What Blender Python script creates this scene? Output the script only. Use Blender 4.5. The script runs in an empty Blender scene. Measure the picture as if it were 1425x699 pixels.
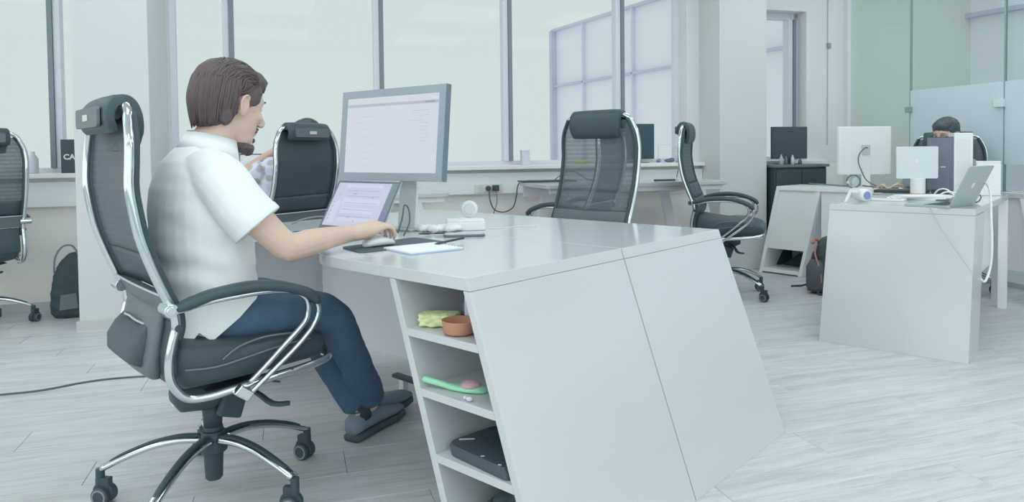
import bpy, bmesh, math, random
from mathutils import Vector, Matrix, Euler, noise
random.seed(7)
C_ = bpy.context.scene.collection
sc = bpy.context.scene
PI = math.pi
def V3(*a): return Vector(a)
# ------------------------------------------------------------------ camera
FPX, PPY, PITCH, ROLL, HCAM = 990.0, 242.0, 0.0315, 0.0113, 1.07
cd = bpy.data.cameras.new('camera'); cam = bpy.data.objects.new('camera', cd); C_.objects.link(cam)
cd.sensor_width = 36.0; cd.lens = FPX*36.0/1425.0; cd.shift_y = (PPY-349.5)/1425.0
cd.clip_start = 0.05; cd.clip_end = 500
fw = Vector((0, math.cos(PITCH), -math.sin(PITCH))); up0 = Vector((0, math.sin(PITCH), math.cos(PITCH))); ri0 = Vector((1, 0, 0))
ri = math.cos(ROLL)*ri0-math.sin(ROLL)*up0; up = math.sin(ROLL)*ri0+math.cos(ROLL)*up0
mw = Matrix((ri, up, -fw)).transposed().to_4x4(); mw.translation = Vector((0, 0, HCAM))
cam.matrix_world = mw; sc.camera = cam
# ------------------------------------------------------------------ sky and exposure
w = bpy.data.worlds.new('bright_overcast_sky'); sc.world = w; w.use_nodes = True
bg = w.node_tree.nodes['Background']; bg.inputs['Color'].default_value = (0.635, 0.745, 0.728, 1); bg.inputs['Strength'].default_value = 1.0
sc.view_settings.view_transform = 'Standard'; sc.view_settings.look = 'None'
sc.view_settings.exposure = 0.0; sc.view_settings.gamma = 1.0; sc.view_settings.use_curve_mapping = False
sc.cycles.max_bounces = 10; sc.cycles.diffuse_bounces = 8; sc.cycles.glossy_bounces = 4; sc.cycles.transparent_max_bounces = 16
sc.cycles.use_denoising = True
# room frame: point on the window wall, along it, into the outdoors
WY = 0.3037
WP = V3(0, 5.94, 0); WD = V3(math.cos(WY), math.sin(WY), 0); WN = V3(-math.sin(WY), math.cos(WY), 0)
S_L, S_R, N_B, CEIL = -6.2, 3.40, 7.4, 3.05
def room(s, n, z=0.0): return WP+WD*s-WN*n+V3(0, 0, z)      # n = metres in from the window wall
# ceiling lamps of the office (area lights inside the lamp housings, see ceiling_lamp)
LAMPS = [(s, n) for s in (-4.6, -2.0, 0.6, 2.6) for n in (1.5, 3.9, 6.3)]
LAMP_W = 7.6; LAMP_COL = (0.84, 0.985, 1.0)
# fill lights added in the unseen window bands behind and left of the photographer
FILL_W = 17.0
def fill_light(nm, c, facing, wd, ht, energy):
    ld = bpy.data.lights.new(nm, 'AREA'); ld.shape = 'RECTANGLE'; ld.size = wd; ld.size_y = ht; ld.energy = energy; ld.color = (0.88, 0.985, 1.0)
    lo = bpy.data.objects.new(nm, ld); C_.objects.link(lo); lo.location = c
    lo.rotation_euler = (math.radians(90), 0, math.atan2(facing.y, facing.x)-math.radians(90)); return lo
for s_ in (-4.65, -1.7, 1.25): fill_light('window_fill_light', room(s_, N_B+0.02, 1.68), WN, 2.5, 2.4, FILL_W)
for n_, w_ in ((1.35, 8.0), (3.8, 17.0), (6.1, 20.0)): fill_light('window_fill_light', room(S_L-0.02, n_, 1.68), WD, 2.0, 2.4, w_)
# ------------------------------------------------------------------ helpers
def lin(c):
    c = c/255.0
    return c/12.92 if c <= 0.04045 else ((c+0.055)/1.055)**2.4
EE = (0.76, 0.84, 0.85)
def col(r, g, b): return tuple(min(0.92, lin(x)/e) for x, e in zip((r, g, b), EE))
def raw(r, g, b): return tuple(lin(x) for x in (r, g, b))
_m = {}
def mat(name, c, rough=0.5, metal=0.0, spec=0.5, nscale=0, namt=0.0, bump=0.0, bscale=50.0, coat=0.0, stretch=None, alpha=1.0, sheen=0.0):
    if name in _m: return _m[name]
    m = bpy.data.materials.new(name); m.use_nodes = True; nt = m.node_tree; b = nt.nodes['Principled BSDF']
    b.inputs['Roughness'].default_value = rough; b.inputs['Metallic'].default_value = metal
    b.inputs['Specular IOR Level'].default_value = spec; b.inputs['Coat Weight'].default_value = coat
    b.inputs['Alpha'].default_value = alpha; b.inputs['Sheen Weight'].default_value = sheen
    tc = nt.nodes.new('ShaderNodeTexCoord'); mp = nt.nodes.new('ShaderNodeMapping'); nt.links.new(tc.outputs['Object'], mp.inputs['Vector'])
    if stretch: mp.inputs['Scale'].default_value = stretch
    n = nt.nodes.new('ShaderNodeTexNoise'); n.inputs['Scale'].default_value = nscale or 8.0; n.inputs['Detail'].default_value = 3
    nt.links.new(mp.outputs['Vector'], n.inputs['Vector'])
    r = nt.nodes.new('ShaderNodeMix'); r.data_type = 'RGBA'
    a = namt
    r.inputs['A'].default_value = (*[x*(1-a) for x in c], 1); r.inputs['B'].default_value = (*[min(.95, x*(1+a)) for x in c], 1)
    nt.links.new(n.outputs['Fac'], r.inputs['Factor']); nt.links.new(r.outputs['Result'], b.inputs['Base Color'])
    if bump:
        n2 = nt.nodes.new('ShaderNodeTexNoise'); n2.inputs['Scale'].default_value = bscale; nt.links.new(mp.outputs['Vector'], n2.inputs['Vector'])
        bp = nt.nodes.new('ShaderNodeBump'); bp.inputs['Strength'].default_value = bump; bp.inputs['Distance'].default_value = 0.005
        nt.links.new(n2.outputs['Fac'], bp.inputs['Height']); nt.links.new(bp.outputs['Normal'], b.inputs['Normal'])
    _m[name] = m; return m
def emat(name, c, s=1.0):
    if name in _m: return _m[name]
    m = bpy.data.materials.new(name); m.use_nodes = True; nt = m.node_tree; b = nt.nodes['Principled BSDF']
    b.inputs['Base Color'].default_value = (0.02, 0.02, 0.02, 1); b.inputs['Roughness'].default_value = 0.35
    b.inputs['Emission Color'].default_value = (*c, 1); b.inputs['Emission Strength'].default_value = s
    _m[name] = m; return m
def clear_glass(name, tint, gloss=1.0, rough=0.0):
    m = bpy.data.materials.new(name); m.use_nodes = True; nt = m.node_tree; nt.nodes.clear()
    o = nt.nodes.new('ShaderNodeOutputMaterial'); t = nt.nodes.new('ShaderNodeBsdfTransparent'); g = nt.nodes.new('ShaderNodeBsdfGlossy'); mx = nt.nodes.new('ShaderNodeMixShader')
    fr = nt.nodes.new('ShaderNodeFresnel'); fr.inputs['IOR'].default_value = 1.45
    ge = nt.nodes.new('ShaderNodeNewGeometry'); iv = nt.nodes.new('ShaderNodeMath'); iv.operation = 'SUBTRACT'; iv.inputs[0].default_value = 1.0
    ml = nt.nodes.new('ShaderNodeMath'); ml.operation = 'MULTIPLY'; nt.links.new(ge.outputs['Backfacing'], iv.inputs[1]); nt.links.new(fr.outputs[0], ml.inputs[0]); nt.links.new(iv.outputs[0], ml.inputs[1])
    m2 = nt.nodes.new('ShaderNodeMath'); m2.operation = 'MULTIPLY'; m2.inputs[1].default_value = gloss; nt.links.new(ml.outputs[0], m2.inputs[0])
    t.inputs['Color'].default_value = (*tint, 1); g.inputs['Roughness'].default_value = rough; g.inputs['Color'].default_value = (1, 1, 1, 1)
    nt.links.new(m2.outputs[0], mx.inputs['Fac']); nt.links.new(t.outputs[0], mx.inputs[1]); nt.links.new(g.outputs[0], mx.inputs[2]); nt.links.new(mx.outputs[0], o.inputs['Surface'])
    _m[name] = m; return m
def frosted(name, c, through=0.35):
    m = bpy.data.materials.new(name); m.use_nodes = True; nt = m.node_tree; nt.nodes.clear()
    o = nt.nodes.new('ShaderNodeOutputMaterial'); t = nt.nodes.new('ShaderNodeBsdfTransparent'); d = nt.nodes.new('ShaderNodeBsdfPrincipled'); mx = nt.nodes.new('ShaderNodeMixShader')
    d.inputs['Base Color'].default_value = (*c, 1); d.inputs['Roughness'].default_value = 0.45
    mx.inputs['Fac'].default_value = 1-through
    nt.links.new(t.outputs[0], mx.inputs[1]); nt.links.new(d.outputs[0], mx.inputs[2]); nt.links.new(mx.outputs[0], o.inputs['Surface'])
    _m[name] = m; return m
def mesh_fabric(name, c, through=0.3, lines=260.0):
    # woven chair mesh: rows of thread with holes between them
    m = bpy.data.materials.new(name); m.use_nodes = True; nt = m.node_tree; nt.nodes.clear()
    o = nt.nodes.new('ShaderNodeOutputMaterial'); t = nt.nodes.new('ShaderNodeBsdfTransparent'); d = nt.nodes.new('ShaderNodeBsdfPrincipled'); mx = nt.nodes.new('ShaderNodeMixShader')
    d.inputs['Base Color'].default_value = (*c, 1); d.inputs['Roughness'].default_value = 0.6
    tc = nt.nodes.new('ShaderNodeTexCoord'); wv = nt.nodes.new('ShaderNodeTexWave'); wv.wave_type = 'BANDS'; wv.bands_direction = 'Z'
    wv.inputs['Scale'].default_value = lines/20.0; wv.inputs['Distortion'].default_value = 0.6; wv.inputs['Detail Scale'].default_value = 3
    nt.links.new(tc.outputs['Object'], wv.inputs['Vector'])
    mr = nt.nodes.new('ShaderNodeMapRange'); mr.inputs['To Min'].default_value = 1-through-0.05; mr.inputs['To Max'].default_value = min(1, 1-through+0.05)
    nt.links.new(wv.outputs['Fac'], mr.inputs['Value']); nt.links.new(mr.outputs[0], mx.inputs['Fac'])
    nt.links.new(t.outputs[0], mx.inputs[1]); nt.links.new(d.outputs[0], mx.inputs[2]); nt.links.new(mx.outputs[0], o.inputs['Surface'])
    _m[name] = m; return m

def obj(name, bm, m, parent=None, smooth=False, bevel=0.0, bseg=2, auto=None):
    if isinstance(bm, bpy.types.Mesh): me = bm
    else:
        bmesh.ops.recalc_face_normals(bm, faces=bm.faces)
        me = bpy.data.meshes.new(name); bm.to_mesh(me); bm.free()
    me.name = name
    if isinstance(m, (list, tuple)):
        for k in m: me.materials.append(k)
    else: me.materials.append(m)
    if smooth:
        for p in me.polygons: p.use_smooth = True
    o = bpy.data.objects.new(name, me); C_.objects.link(o)
    if parent: o.parent = parent
    if bevel:
        b = o.modifiers.new('bevel', 'BEVEL'); b.width = bevel; b.segments = bseg; b.limit_method = 'ANGLE'; b.angle_limit = math.radians(35)
    return o
def tag(o, label=None, cat=None, group=None, kind=None):
    if label: o['label'] = label
    if cat: o['category'] = cat
    if group: o['group'] = group
    if kind: o['kind'] = kind
    return o
def thing(name, label, cat, loc=(0, 0, 0), rz=0.0, group=None):
    o = bpy.data.objects.new(name, None); C_.objects.link(o); o.location = loc; o.rotation_euler = (0, 0, rz); o.empty_display_size = 0.1
    return tag(o, label, cat, group)
def struct(name, bm, m, parent=None, **k):
    o = obj(name, bm, m, parent, **k)
    if not parent: o['kind'] = 'structure'
    return o
def sroot(name):
    o = bpy.data.objects.new(name, None); C_.objects.link(o); o['kind'] = 'structure'; return o
def copy_tree(o, parent=None):
    c = o.copy(); C_.objects.link(c)
    if parent: c.parent = parent
    for ch in o.children: copy_tree(ch, c)
    return c
def BM(): return bmesh.new()
def hexa(bm, P):
    """P: 8 corners, bottom ring 4 then top ring 4"""
    v = [bm.verts.new(p) for p in P]
    for f in ((0, 3, 2, 1), (4, 5, 6, 7), (0, 1, 5, 4), (1, 2, 6, 5), (2, 3, 7, 6), (3, 0, 4, 7)): bm.faces.new([v[i] for i in f])
def box(bm, x0, x1, y0, y1, z0, z1):
    hexa(bm, [(x0, y0, z0), (x1, y0, z0), (x1, y1, z0), (x0, y1, z0), (x0, y0, z1), (x1, y0, z1), (x1, y1, z1), (x0, y1, z1)])
def rbox(s0, s1, n0, n1, z0, z1, bm=None):
    bm = bm or BM()
    a = [room(s0, n1), room(s1, n1), room(s1, n0), room(s0, n0)]
    hexa(bm, [p+V3(0, 0, z0) for p in a]+[p+V3(0, 0, z1) for p in a]); return bm
def prism(bm, poly, ax='z', a=0.0, b=0.1):
    """extrude 2D polygon between a and b along axis"""
    def P(u, v, w_):
        return {'z': (u, v, w_), 'y': (u, w_, v), 'x': (w_, u, v)}[ax]
    lo = [bm.verts.new(P(u, v, a)) for u, v in poly]; hi = [bm.verts.new(P(u, v, b)) for u, v in poly]
    n = len(poly)
    bm.faces.new(lo[::-1]); bm.faces.new(hi)
    for i in range(n): bm.faces.new((lo[i], lo[(i+1) % n], hi[(i+1) % n], hi[i]))
def rrect(w_, h, r, n=5, cx=0, cy=0):
    pts = []
    for (sx, sy, a0) in ((1, 1, 0), (-1, 1, 90), (-1, -1, 180), (1, -1, 270)):
        for i in range(n+1):
            a = math.radians(a0+90*i/n); pts.append((cx+sx*(w_/2-r)+r*math.cos(a), cy+sy*(h/2-r)+r*math.sin(a)))
    return pts
def loft(bm, rings, cap=True, closed=False):
    R = [[bm.verts.new(p) for p in r] for r in rings]; n = len(R[0])
    rng = range(len(R)) if closed else range(len(R)-1)
    for i in rng:
        A, B = R[i], R[(i+1) % len(R)]
        for j in range(n): bm.faces.new((A[j], A[(j+1) % n], B[(j+1) % n], B[j]))
    if cap and not closed: bm.faces.new(R[0][::-1]); bm.faces.new(R[-1])
def ering(c, a, b, n=16, sq=1.0):
    c, a, b = Vector(c), Vector(a), Vector(b); out = []
    for i in range(n):
        t = 2*PI*i/n; x, y = math.cos(t), math.sin(t)
        if sq != 1.0: x = math.copysign(abs(x)**sq, x); y = math.copysign(abs(y)**sq, y)
        out.append(c+a*x+b*y)
    return out
def catmull(pts, k=5, closed=False):
    P = [Vector(p) for p in pts]; n = len(P); out = []
    for i in range(n if closed else n-1):
        g = (lambda j: P[j % n]) if closed else (lambda j: P[max(0, min(n-1, j))])
        p0, p1, p2, p3 = g(i-1), g(i), g(i+1), g(i+2)
        for j in range(k):
            t = j/k; out.append(0.5*((2*p1)+(p2-p0)*t+(2*p0-5*p1+4*p2-p3)*t*t+(3*p1-p0-3*p2+p3)*t**3))
    if not closed: out.append(P[-1])
    return out
def tube(bm, pts, r, n=10, k=0, flat=1.0, closed=False, upv=None, cap=True):
    """r scalar or list; flat squashes along the transported up axis"""
    rs = r if isinstance(r, (list, tuple)) else [r]*len(pts)
    if k:
        q = catmull([(*p, ) for p in pts], k, closed)
        m = len(pts); rr = []
        for i in range(len(q)):
            t = i/k; a = int(t); rr.append(rs[a % m]*(1-(t-a))+rs[(a+1) % m if closed else min(a+1, m-1)]*(t-a))
        pts, rs = q, rr
    P = [Vector(p) for p in pts]; m = len(P); rings = []; u = None
    for i in range(m):
        if closed: t = P[(i+1) % m]-P[i-1]
        else: t = (P[min(i+1, m-1)]-P[max(i-1, 0)])
        if t.length < 1e-9: t = V3(0, 0, 1)
        t.normalize()
        if u is None:
            u = Vector(upv) if upv else (V3(0, 0, 1) if abs(t.z) < 0.9 else V3(1, 0, 0))
        elif upv: u = Vector(upv)
        u = (u-t*u.dot(t))
        if u.length < 1e-6: u = t.orthogonal()
        u.normalize(); s = t.cross(u)
        rings.append(ering(P[i], s*rs[i], u*rs[i]*flat, n))
    loft(bm, rings, cap=cap, closed=closed)
def ball(bm, c, r, sub=2, M=None):
    mt = Matrix.Translation(c) @ (M or Matrix.Identity(4)) @ Matrix.Diagonal((*((r, r, r) if not hasattr(r, '__len__') else r), 1))
    bmesh.ops.create_icosphere(bm, subdivisions=sub, radius=1.0, matrix=mt)
def cyl(bm, p0, p1, r0, r1=None, n=20):
    tube(bm, [p0, p1], [r0, r0 if r1 is None else r1], n)
TS = bpy.data.scenes.new('workbench')
def push(me, f):
    n = len(me.vertices); co = [0.0]*(3*n); no = [0.0]*(3*n); me.vertices.foreach_get('co', co); me.vertices.foreach_get('normal', no)
    for i in range(n):
        p = V3(*co[3*i:3*i+3]); q = V3(*no[3*i:3*i+3]); d = f(p, q)
        co[3*i] += q.x*d; co[3*i+1] += q.y*d; co[3*i+2] += q.z*d
    me.vertices.foreach_set('co', co); me.update()
def remeshed(bm, voxel, smooth=3, name='m', disp=0.0, dscale=0.1, seed=0.0):
    me = bpy.data.meshes.new(name); bm.to_mesh(me); bm.free()
    o = bpy.data.objects.new(name, me); TS.collection.objects.link(o)
    md = o.modifiers.new('r', 'REMESH'); md.mode = 'VOXEL'; md.voxel_size = voxel
    if smooth: s = o.modifiers.new('s', 'SMOOTH'); s.iterations = smooth; s.factor = 0.5
    with bpy.context.temp_override(scene=TS, view_layer=TS.view_layers[0]):
        dg = bpy.context.evaluated_depsgraph_get(); me2 = bpy.data.meshes.new_from_object(o.evaluated_get(dg))
    bpy.data.objects.remove(o)
    if disp:
        push(me2, lambda p, n: disp*(1-2*abs(noise.noise(p/dscale+V3(seed, seed*1.7, 0)))))
    for p in me2.polygons: p.use_smooth = True
    return me2

# ------------------------------------------------------------------ materials
M_white = mat('glossy_white_laminate', col(180, 190, 194), 0.14, nscale=2, namt=0.01, spec=0.5)
M_board = mat('brightened_desk_board', col(222, 232, 236), 0.3)  # white made brighter to offset the shade at the desk beside the column
M_edge = mat('white_panel_edge', col(214, 222, 226), 0.3)
M_wall = mat('white_wall_paint', col(199, 207, 209), 0.7, nscale=1.5, namt=0.02, bump=0.05)
M_lower = mat('warm_white_wall_paint', col(214, 219, 217), 0.7, nscale=1.5, namt=0.02)
M_frame_dark = mat('grey_window_profile', col(112, 128, 138), 0.5)
M_frame_white = mat('white_window_profile', col(198, 206, 216), 0.45)
M_black = mat('black_plastic', col(58, 76, 83), 0.45, nscale=20, namt=0.05, spec=0.3)
M_leather = mat('black_leather', col(58, 76, 84), 0.42, nscale=30, namt=0.06, bump=0.25, bscale=160, spec=0.4)
M_leather_g = mat('grey_worn_leather', col(92, 103, 110), 0.45, nscale=30, namt=0.06, bump=0.2, bscale=160)
M_chrome = mat('polished_chrome', (0.66, 0.72, 0.74), 0.09, metal=1.0)
M_chrome_b = mat('brushed_metal', (0.52, 0.58, 0.61), 0.28, metal=1.0)
M_rubber = mat('grey_rubber', col(120, 132, 136), 0.6)
M_mesh = mesh_fabric('charcoal_mesh_fabric', col(88, 100, 108), 0.14)
M_mesh_l = mesh_fabric('light_seen_through_mesh_fabric', col(70, 86, 95), 0.42)
M_mesh_c = mesh_fabric('open_mesh_fabric', col(92, 106, 115), 0.5)
M_piping = mat('pale_grey_piping', col(176, 182, 192), 0.5)
M_stitch = mat('grey_stitching', col(104, 118, 124), 0.6)
M_plastic_w = mat('white_plastic', col(208, 219, 221), 0.3)
M_paper = mat('white_paper', col(210, 220, 224), 0.8)
M_alu = mat('anodised_aluminium', col(158, 176, 176), 0.35, metal=0.15)
M_cable = mat('dark_cable', col(78, 88, 94), 0.5)
M_cable_w = mat('white_cable', col(208, 217, 219), 0.4)
M_skin = mat('skin', col(192, 172, 158), 0.5, nscale=14, namt=0.06, bump=0.08, bscale=120)
M_skin_f = mat('skin_background', col(186, 160, 148), 0.5, nscale=14, namt=0.04)
M_hair = mat('brown_hair', col(84, 76, 78), 0.55, nscale=40, namt=0.25, stretch=(1, 3, 0.6), bump=0.3, bscale=90)
M_hair_d = mat('dark_hair', col(62, 74, 80), 0.5, nscale=40, namt=0.15)
M_jeans = mat('navy_denim', col(66, 94, 118), 0.8, nscale=12, namt=0.16, bump=0.3, bscale=200)
M_shirt = mat('white_cotton', col(214, 226, 232), 0.85, nscale=5, namt=0.015, bump=0.15, bscale=300, sheen=0.1)

# ================================================================== STRUCTURE
# floor: a subfloor slab with separate laminate planks
def floor_mat():
    m = bpy.data.materials.new('grey_washed_laminate'); m.use_nodes = True; nt = m.node_tree; b = nt.nodes['Principled BSDF']
    N = nt.nodes.new; L = nt.links.new
    tc = N('ShaderNodeTexCoord'); oi = N('ShaderNodeObjectInfo'); ad = N('ShaderNodeVectorMath'); ad.operation = 'ADD'
    ml = N('ShaderNodeVectorMath'); ml.operation = 'SCALE'; cmb = N('ShaderNodeCombineXYZ')
    L(oi.outputs['Random'], cmb.inputs[0]); L(oi.outputs['Random'], cmb.inputs[1]); L(cmb.outputs[0], ml.inputs[0]); ml.inputs['Scale'].default_value = 37.0
    L(tc.outputs['Object'], ad.inputs[0]); L(ml.outputs[0], ad.inputs[1])
    def nz(scale, st, det=4):
        mp = N('ShaderNodeMapping'); mp.inputs['Scale'].default_value = st; L(ad.outputs[0], mp.inputs[0])
        n = N('ShaderNodeTexNoise'); n.inputs['Scale'].default_value = scale; n.inputs['Detail'].default_value = det; n.inputs['Roughness'].default_value = 0.6; n.inputs['Distortion'].default_value = 0.4; L(mp.outputs[0], n.inputs['Vector']); return n
    a = nz(1.6, (1.0, 11.0, 1)); c = nz(6.0, (1.0, 16.0, 1), 5)
    mx = N('ShaderNodeMath'); mx.operation = 'ADD'; m1 = N('ShaderNodeMath'); m1.operation = 'MULTIPLY'; m1.inputs[1].default_value = 0.5
    L(a.outputs['Fac'], mx.inputs[0]); L(c.outputs['Fac'], mx.inputs[1]); L(mx.outputs[0], m1.inputs[0])
    cr = N('ShaderNodeValToRGB'); e = cr.color_ramp.elements
    e[0].position = 0.34; e[0].color = (*col(160, 166, 169), 1); e[1].position = 0.68; e[1].color = (*col(196, 203, 207), 1)
    k = cr.color_ramp.elements.new(0.5); k.color = (*col(180, 187, 190), 1)
    L(m1.outputs[0], cr.inputs[0])
    # each plank a touch lighter or darker
    hs = N('ShaderNodeHueSaturation'); mr = N('ShaderNodeMapRange'); mr.inputs['To Min'].default_value = 0.965; mr.inputs['To Max'].default_value = 1.03
    L(oi.outputs['Random'], mr.inputs['Value']); L(mr.outputs[0], hs.inputs['Value']); L(cr.outputs[0], hs.inputs['Color']); L(hs.outputs[0], b.inputs['Base Color'])
    b.inputs['Roughness'].default_value = 0.42; b.inputs['Specular IOR Level'].default_value = 0.35
    bp = N('ShaderNodeBump'); bp.inputs['Strength'].default_value = 0.12; bp.inputs['Distance'].default_value = 0.002; L(c.outputs['Fac'], bp.inputs['Height']); L(bp.outputs[0], b.inputs['Normal'])
    return m
M_floor = floor_mat()
fl = struct('floor', rbox(S_L-0.1, S_R+3.2, -0.1, N_B+0.1, -0.12, -0.008), M_floor)
bm = BM(); PLW, PLL = 0.192, 1.38
g = 0.0007; bv = 0.0012
def plank_mesh(L_):
    bm = BM(); lo = [(g, g, -0.008), (L_-g, g, -0.008), (L_-g, PLW-g, -0.008), (g, PLW-g, -0.008)]
    md = [(x, y, -0.0012) for x, y, _ in lo]; h = bv+g
    hi = [(h, h, 0), (L_-h, h, 0), (L_-h, PLW-h, 0), (h, PLW-h, 0)]
    loft(bm, [lo, md, hi]); bmesh.ops.recalc_face_normals(bm, faces=bm.faces)
    me = bpy.data.meshes.new('plank'); bm.to_mesh(me); bm.free(); me.materials.append(M_floor); return me
pm = plank_mesh(PLL); shorts = {}
rotp = WY
rows = int(6.1/PLW)
for r_ in range(rows):
    off = [0.0, 0.55, 1.02, 0.31, 0.83][r_ % 5]
    s = -5.2-off
    while s < S_R-0.02:
        a, b_ = s, s+PLL
        s = b_
        n = (r_+1)*PLW
        pc = room((a+b_)/2, n)
        # keep the planks that can be seen from around the photograph's position
        if pc.y < 0.9 or abs(pc.x) > 0.95*pc.y+1.3: continue
        if b_ > S_R:
            key = round(S_R-a, 2)
            if key < 0.05: continue
            if key not in shorts: shorts[key] = plank_mesh(key)
            me = shorts[key]
        else: me = pm
        o = bpy.data.objects.new('plank', me); C_.objects.link(o); o.parent = fl
        o.location = room(a, n); o.rotation_euler = (0, 0, rotp)
# ceiling
struct('ceiling', rbox(S_L-0.1, S_R+3.2, -0.3, N_B+0.1, CEIL, CEIL+0.1), M_wall)
# walls: window wall is a low parapet, a head and piers between window bands
HEAD = 2.37; HEADS = (2.75, 2.75, 2.37)
WINS = [(-5.6, -3.04), (-2.60, 1.66), (2.28, 2.96)]     # openings along the wall
SILL = 0.955
wr = sroot('wall_back')
struct('parapet', rbox(S_L, S_R, -0.25, 0.0, 0, SILL-0.035), M_lower, wr)
struct('lintel', rbox(S_L, 2.10, -0.25, 0.0, 2.75, CEIL), M_wall, wr)
struct('lintel', rbox(2.10, S_R, -0.25, 0.0, HEAD, CEIL), M_wall, wr)
for a, b_, h_ in ((S_L, -5.6, 2.75), (-3.04, -2.60, 2.75), (1.66, 2.10, 2.75), (2.10, 2.28, HEAD), (2.96, S_R, HEAD)):
    struct('pier', rbox(a, b_, -0.25, 0.0, SILL-0.035, h_), M_wall, wr)
# columns in front of the wall
M_colm = mat('darkened_column_paint', col(187, 195, 197), 0.65, nscale=1.5, namt=0.02)  # wall paint darkened to make up for too much light on the columns
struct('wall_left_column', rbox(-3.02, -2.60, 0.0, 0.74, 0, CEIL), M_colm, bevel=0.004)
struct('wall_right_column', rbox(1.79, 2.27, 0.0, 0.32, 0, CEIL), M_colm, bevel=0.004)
# unseen walls behind the photographer, window bands opened in them to add fill light
wl_ = sroot('wall_left'); wf_ = sroot('wall_front')
for a, b_ in ((0, 0.45), (CEIL-0.12, CEIL)):
    obj('wall_band', rbox(S_L-0.1, S_L, 0, N_B, a, b_), M_wall, wl_); obj('wall_band', rbox(S_L, S_R+3.0, N_B, N_B+0.1, a, b_), M_wall, wf_)
for q in (0.0, 2.4, 4.9, N_B-0.3): obj('wall_pier', rbox(S_L-0.1, S_L, q, q+0.3, 0.45, CEIL-0.12), M_wall, wl_)
for q in (S_L, -3.3, -0.4, 2.6, S_R+2.7): obj('wall_pier', rbox(q, q+0.3, N_B, N_B+0.1, 0.45, CEIL-0.12), M_wall, wf_)
# sill boards and white trunking with skirting
for i, (a, b_) in enumerate(((S_L, -3.02), (-2.60, 1.79), (2.27, 3.12))):
    struct('trim_%d' % (i+1), rbox(a+0.002, b_-0.002, -0.12, 0.10, SILL-0.033, SILL), M_plastic_w, bevel=0.004)
    struct('trim_%d' % (i+4), rbox(a+0.002, b_-0.002, 0.001, 0.05, 0.722, 0.895), M_plastic_w, bevel=0.004)
M_skirt = mat('grey_skirting', col(176, 182, 184), 0.6)
for nm, a in (('baseboard_left', (S_L, -3.02, 0.0, 0.015)), ('baseboard_back', (-2.60, 1.79, 0.0, 0.015)), ('baseboard_right', (2.27, S_R, 0.0, 0.015)), ('baseboard_column', (-3.035, -2.585, 0.74, 0.755))):
    struct(nm, rbox(a[0]+.001, a[1]-.001, a[2]+.001, a[3], 0.0, 0.06), M_skirt)
# window units
M_glass = clear_glass('window_glass', (0.985, 0.99, 0.99), gloss=0.25)
def window(i, a, b_, mull, sash=None):
    root = sroot('window_%d' % i)
    z0, z1 = SILL, HEADS[i-1]
    d0, d1 = -0.20, -0.13
    bm = BM()
    for s0, s1, q0, q1 in ((a, b_, z0, z0+0.035), (a, b_, z1-0.06, z1), (a, a+0.04, z0, z1), (b_-0.04, b_, z0, z1)): rbox(s0, s1, d0, d1, q0, q1, bm)
    obj('window_frame', bm, M_frame_white, root)
    for s in mull:
        sg = -1 if s > -3 else 1
        a0, a1 = sorted((s+sg*0.045, s))
        bm = rbox(a0, a1, d0-0.01, d1+0.01, z0+0.035, z1-0.06)
        obj('mullion', bm, M_frame_white, root, bevel=0.003)
        obj('mullion_seal', rbox(*sorted((s-sg*0.0005, s-sg*0.032)), d0-0.01, d1+0.025, z0+0.035, z1-0.06), M_frame_dark, root)
    ed = [a+0.04]+[x for s in mull for x in ((s-0.046, s+0.034) if s > -3 else (s-0.034, s+0.046))]+[b_-0.04]
    for k in range(0, len(ed), 2):
        if ed[k+1]-ed[k] < .03: continue
        obj('pane', rbox(ed[k], ed[k+1], -0.17, -0.164, z0+0.035, z1-0.06), M_glass, root)
    return root
window(1, *WINS[0], mull=(-4.6, -3.35))
window(2, *WINS[1], mull=(-2.19, -1.065, 0.015, 1.065))
w3 = window(3, *WINS[2], mull=(2.90,))
M_outlet = mat('outlet_plastic', col(196, 204, 206), 0.4)
"""neighbouring building seen through the glass"""
bd = thing('neighbouring_building', 'pale glazed building with dark grid of window bars seen through the right windows', 'building', (0, 0, 0))
fx, fy = V3(-0.507, 1.0, 0).normalized(), V3(1.0, 0.507, 0).normalized()
def facept(px, Y): return V3((px-712.5)/990.0*Y, Y, 0)
c0 = facept(771, 15.0); M_fac = mat('pale_facade_glass', tuple(x/y*0.985 for x, y in zip(raw(204, 216, 226), (0.635, 0.745, 0.728))), 0.4)
M_bar = mat('facade_bar', tuple(x/y for x, y in zip(raw(172, 182, 198), (0.635, 0.745, 0.728))), 0.5)
def fbox(t0, t1, z0, z1, d0=0.0, d1=0.1):
    bm = BM(); a = c0-fx*t0; b_ = c0-fx*t1
    q = [a+fy*d1, b_+fy*d1, b_+fy*d0, a+fy*d0]
    # toward the camera is -fy
    hexa(bm, [p+V3(0, 0, z0) for p in q]+[p+V3(0, 0, z1) for p in q]); return bm
ZT = 3.58
obj('facade', fbox(0, 13.0, -6, ZT, 0.06, 3.0), M_fac, bd)
obj('cornice', fbox(-0.03, 13.0, ZT-0.02, ZT+0.03, -0.03, 0.1), M_bar, bd)
obj('corner_post', fbox(-0.05, 0.05, -6, ZT, -0.06, 0.08), M_bar, bd)
for t in (1.15, 2.75, 4.4, 6.2, 8.1, 10.2): obj('vertical_bar', fbox(t-0.018, t+0.018, -6, ZT, -0.02, 0.07), mat('pale_facade_bar', tuple(x/y for x, y in zip(raw(190, 201, 214), (0.635, 0.745, 0.728))), 0.5), bd)
for z in (2.42, 0.6, -1.5): obj('horizontal_bar', fbox(0, 13.0, z-0.022, z+0.022, -0.02, 0.07), M_bar, bd)
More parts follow.
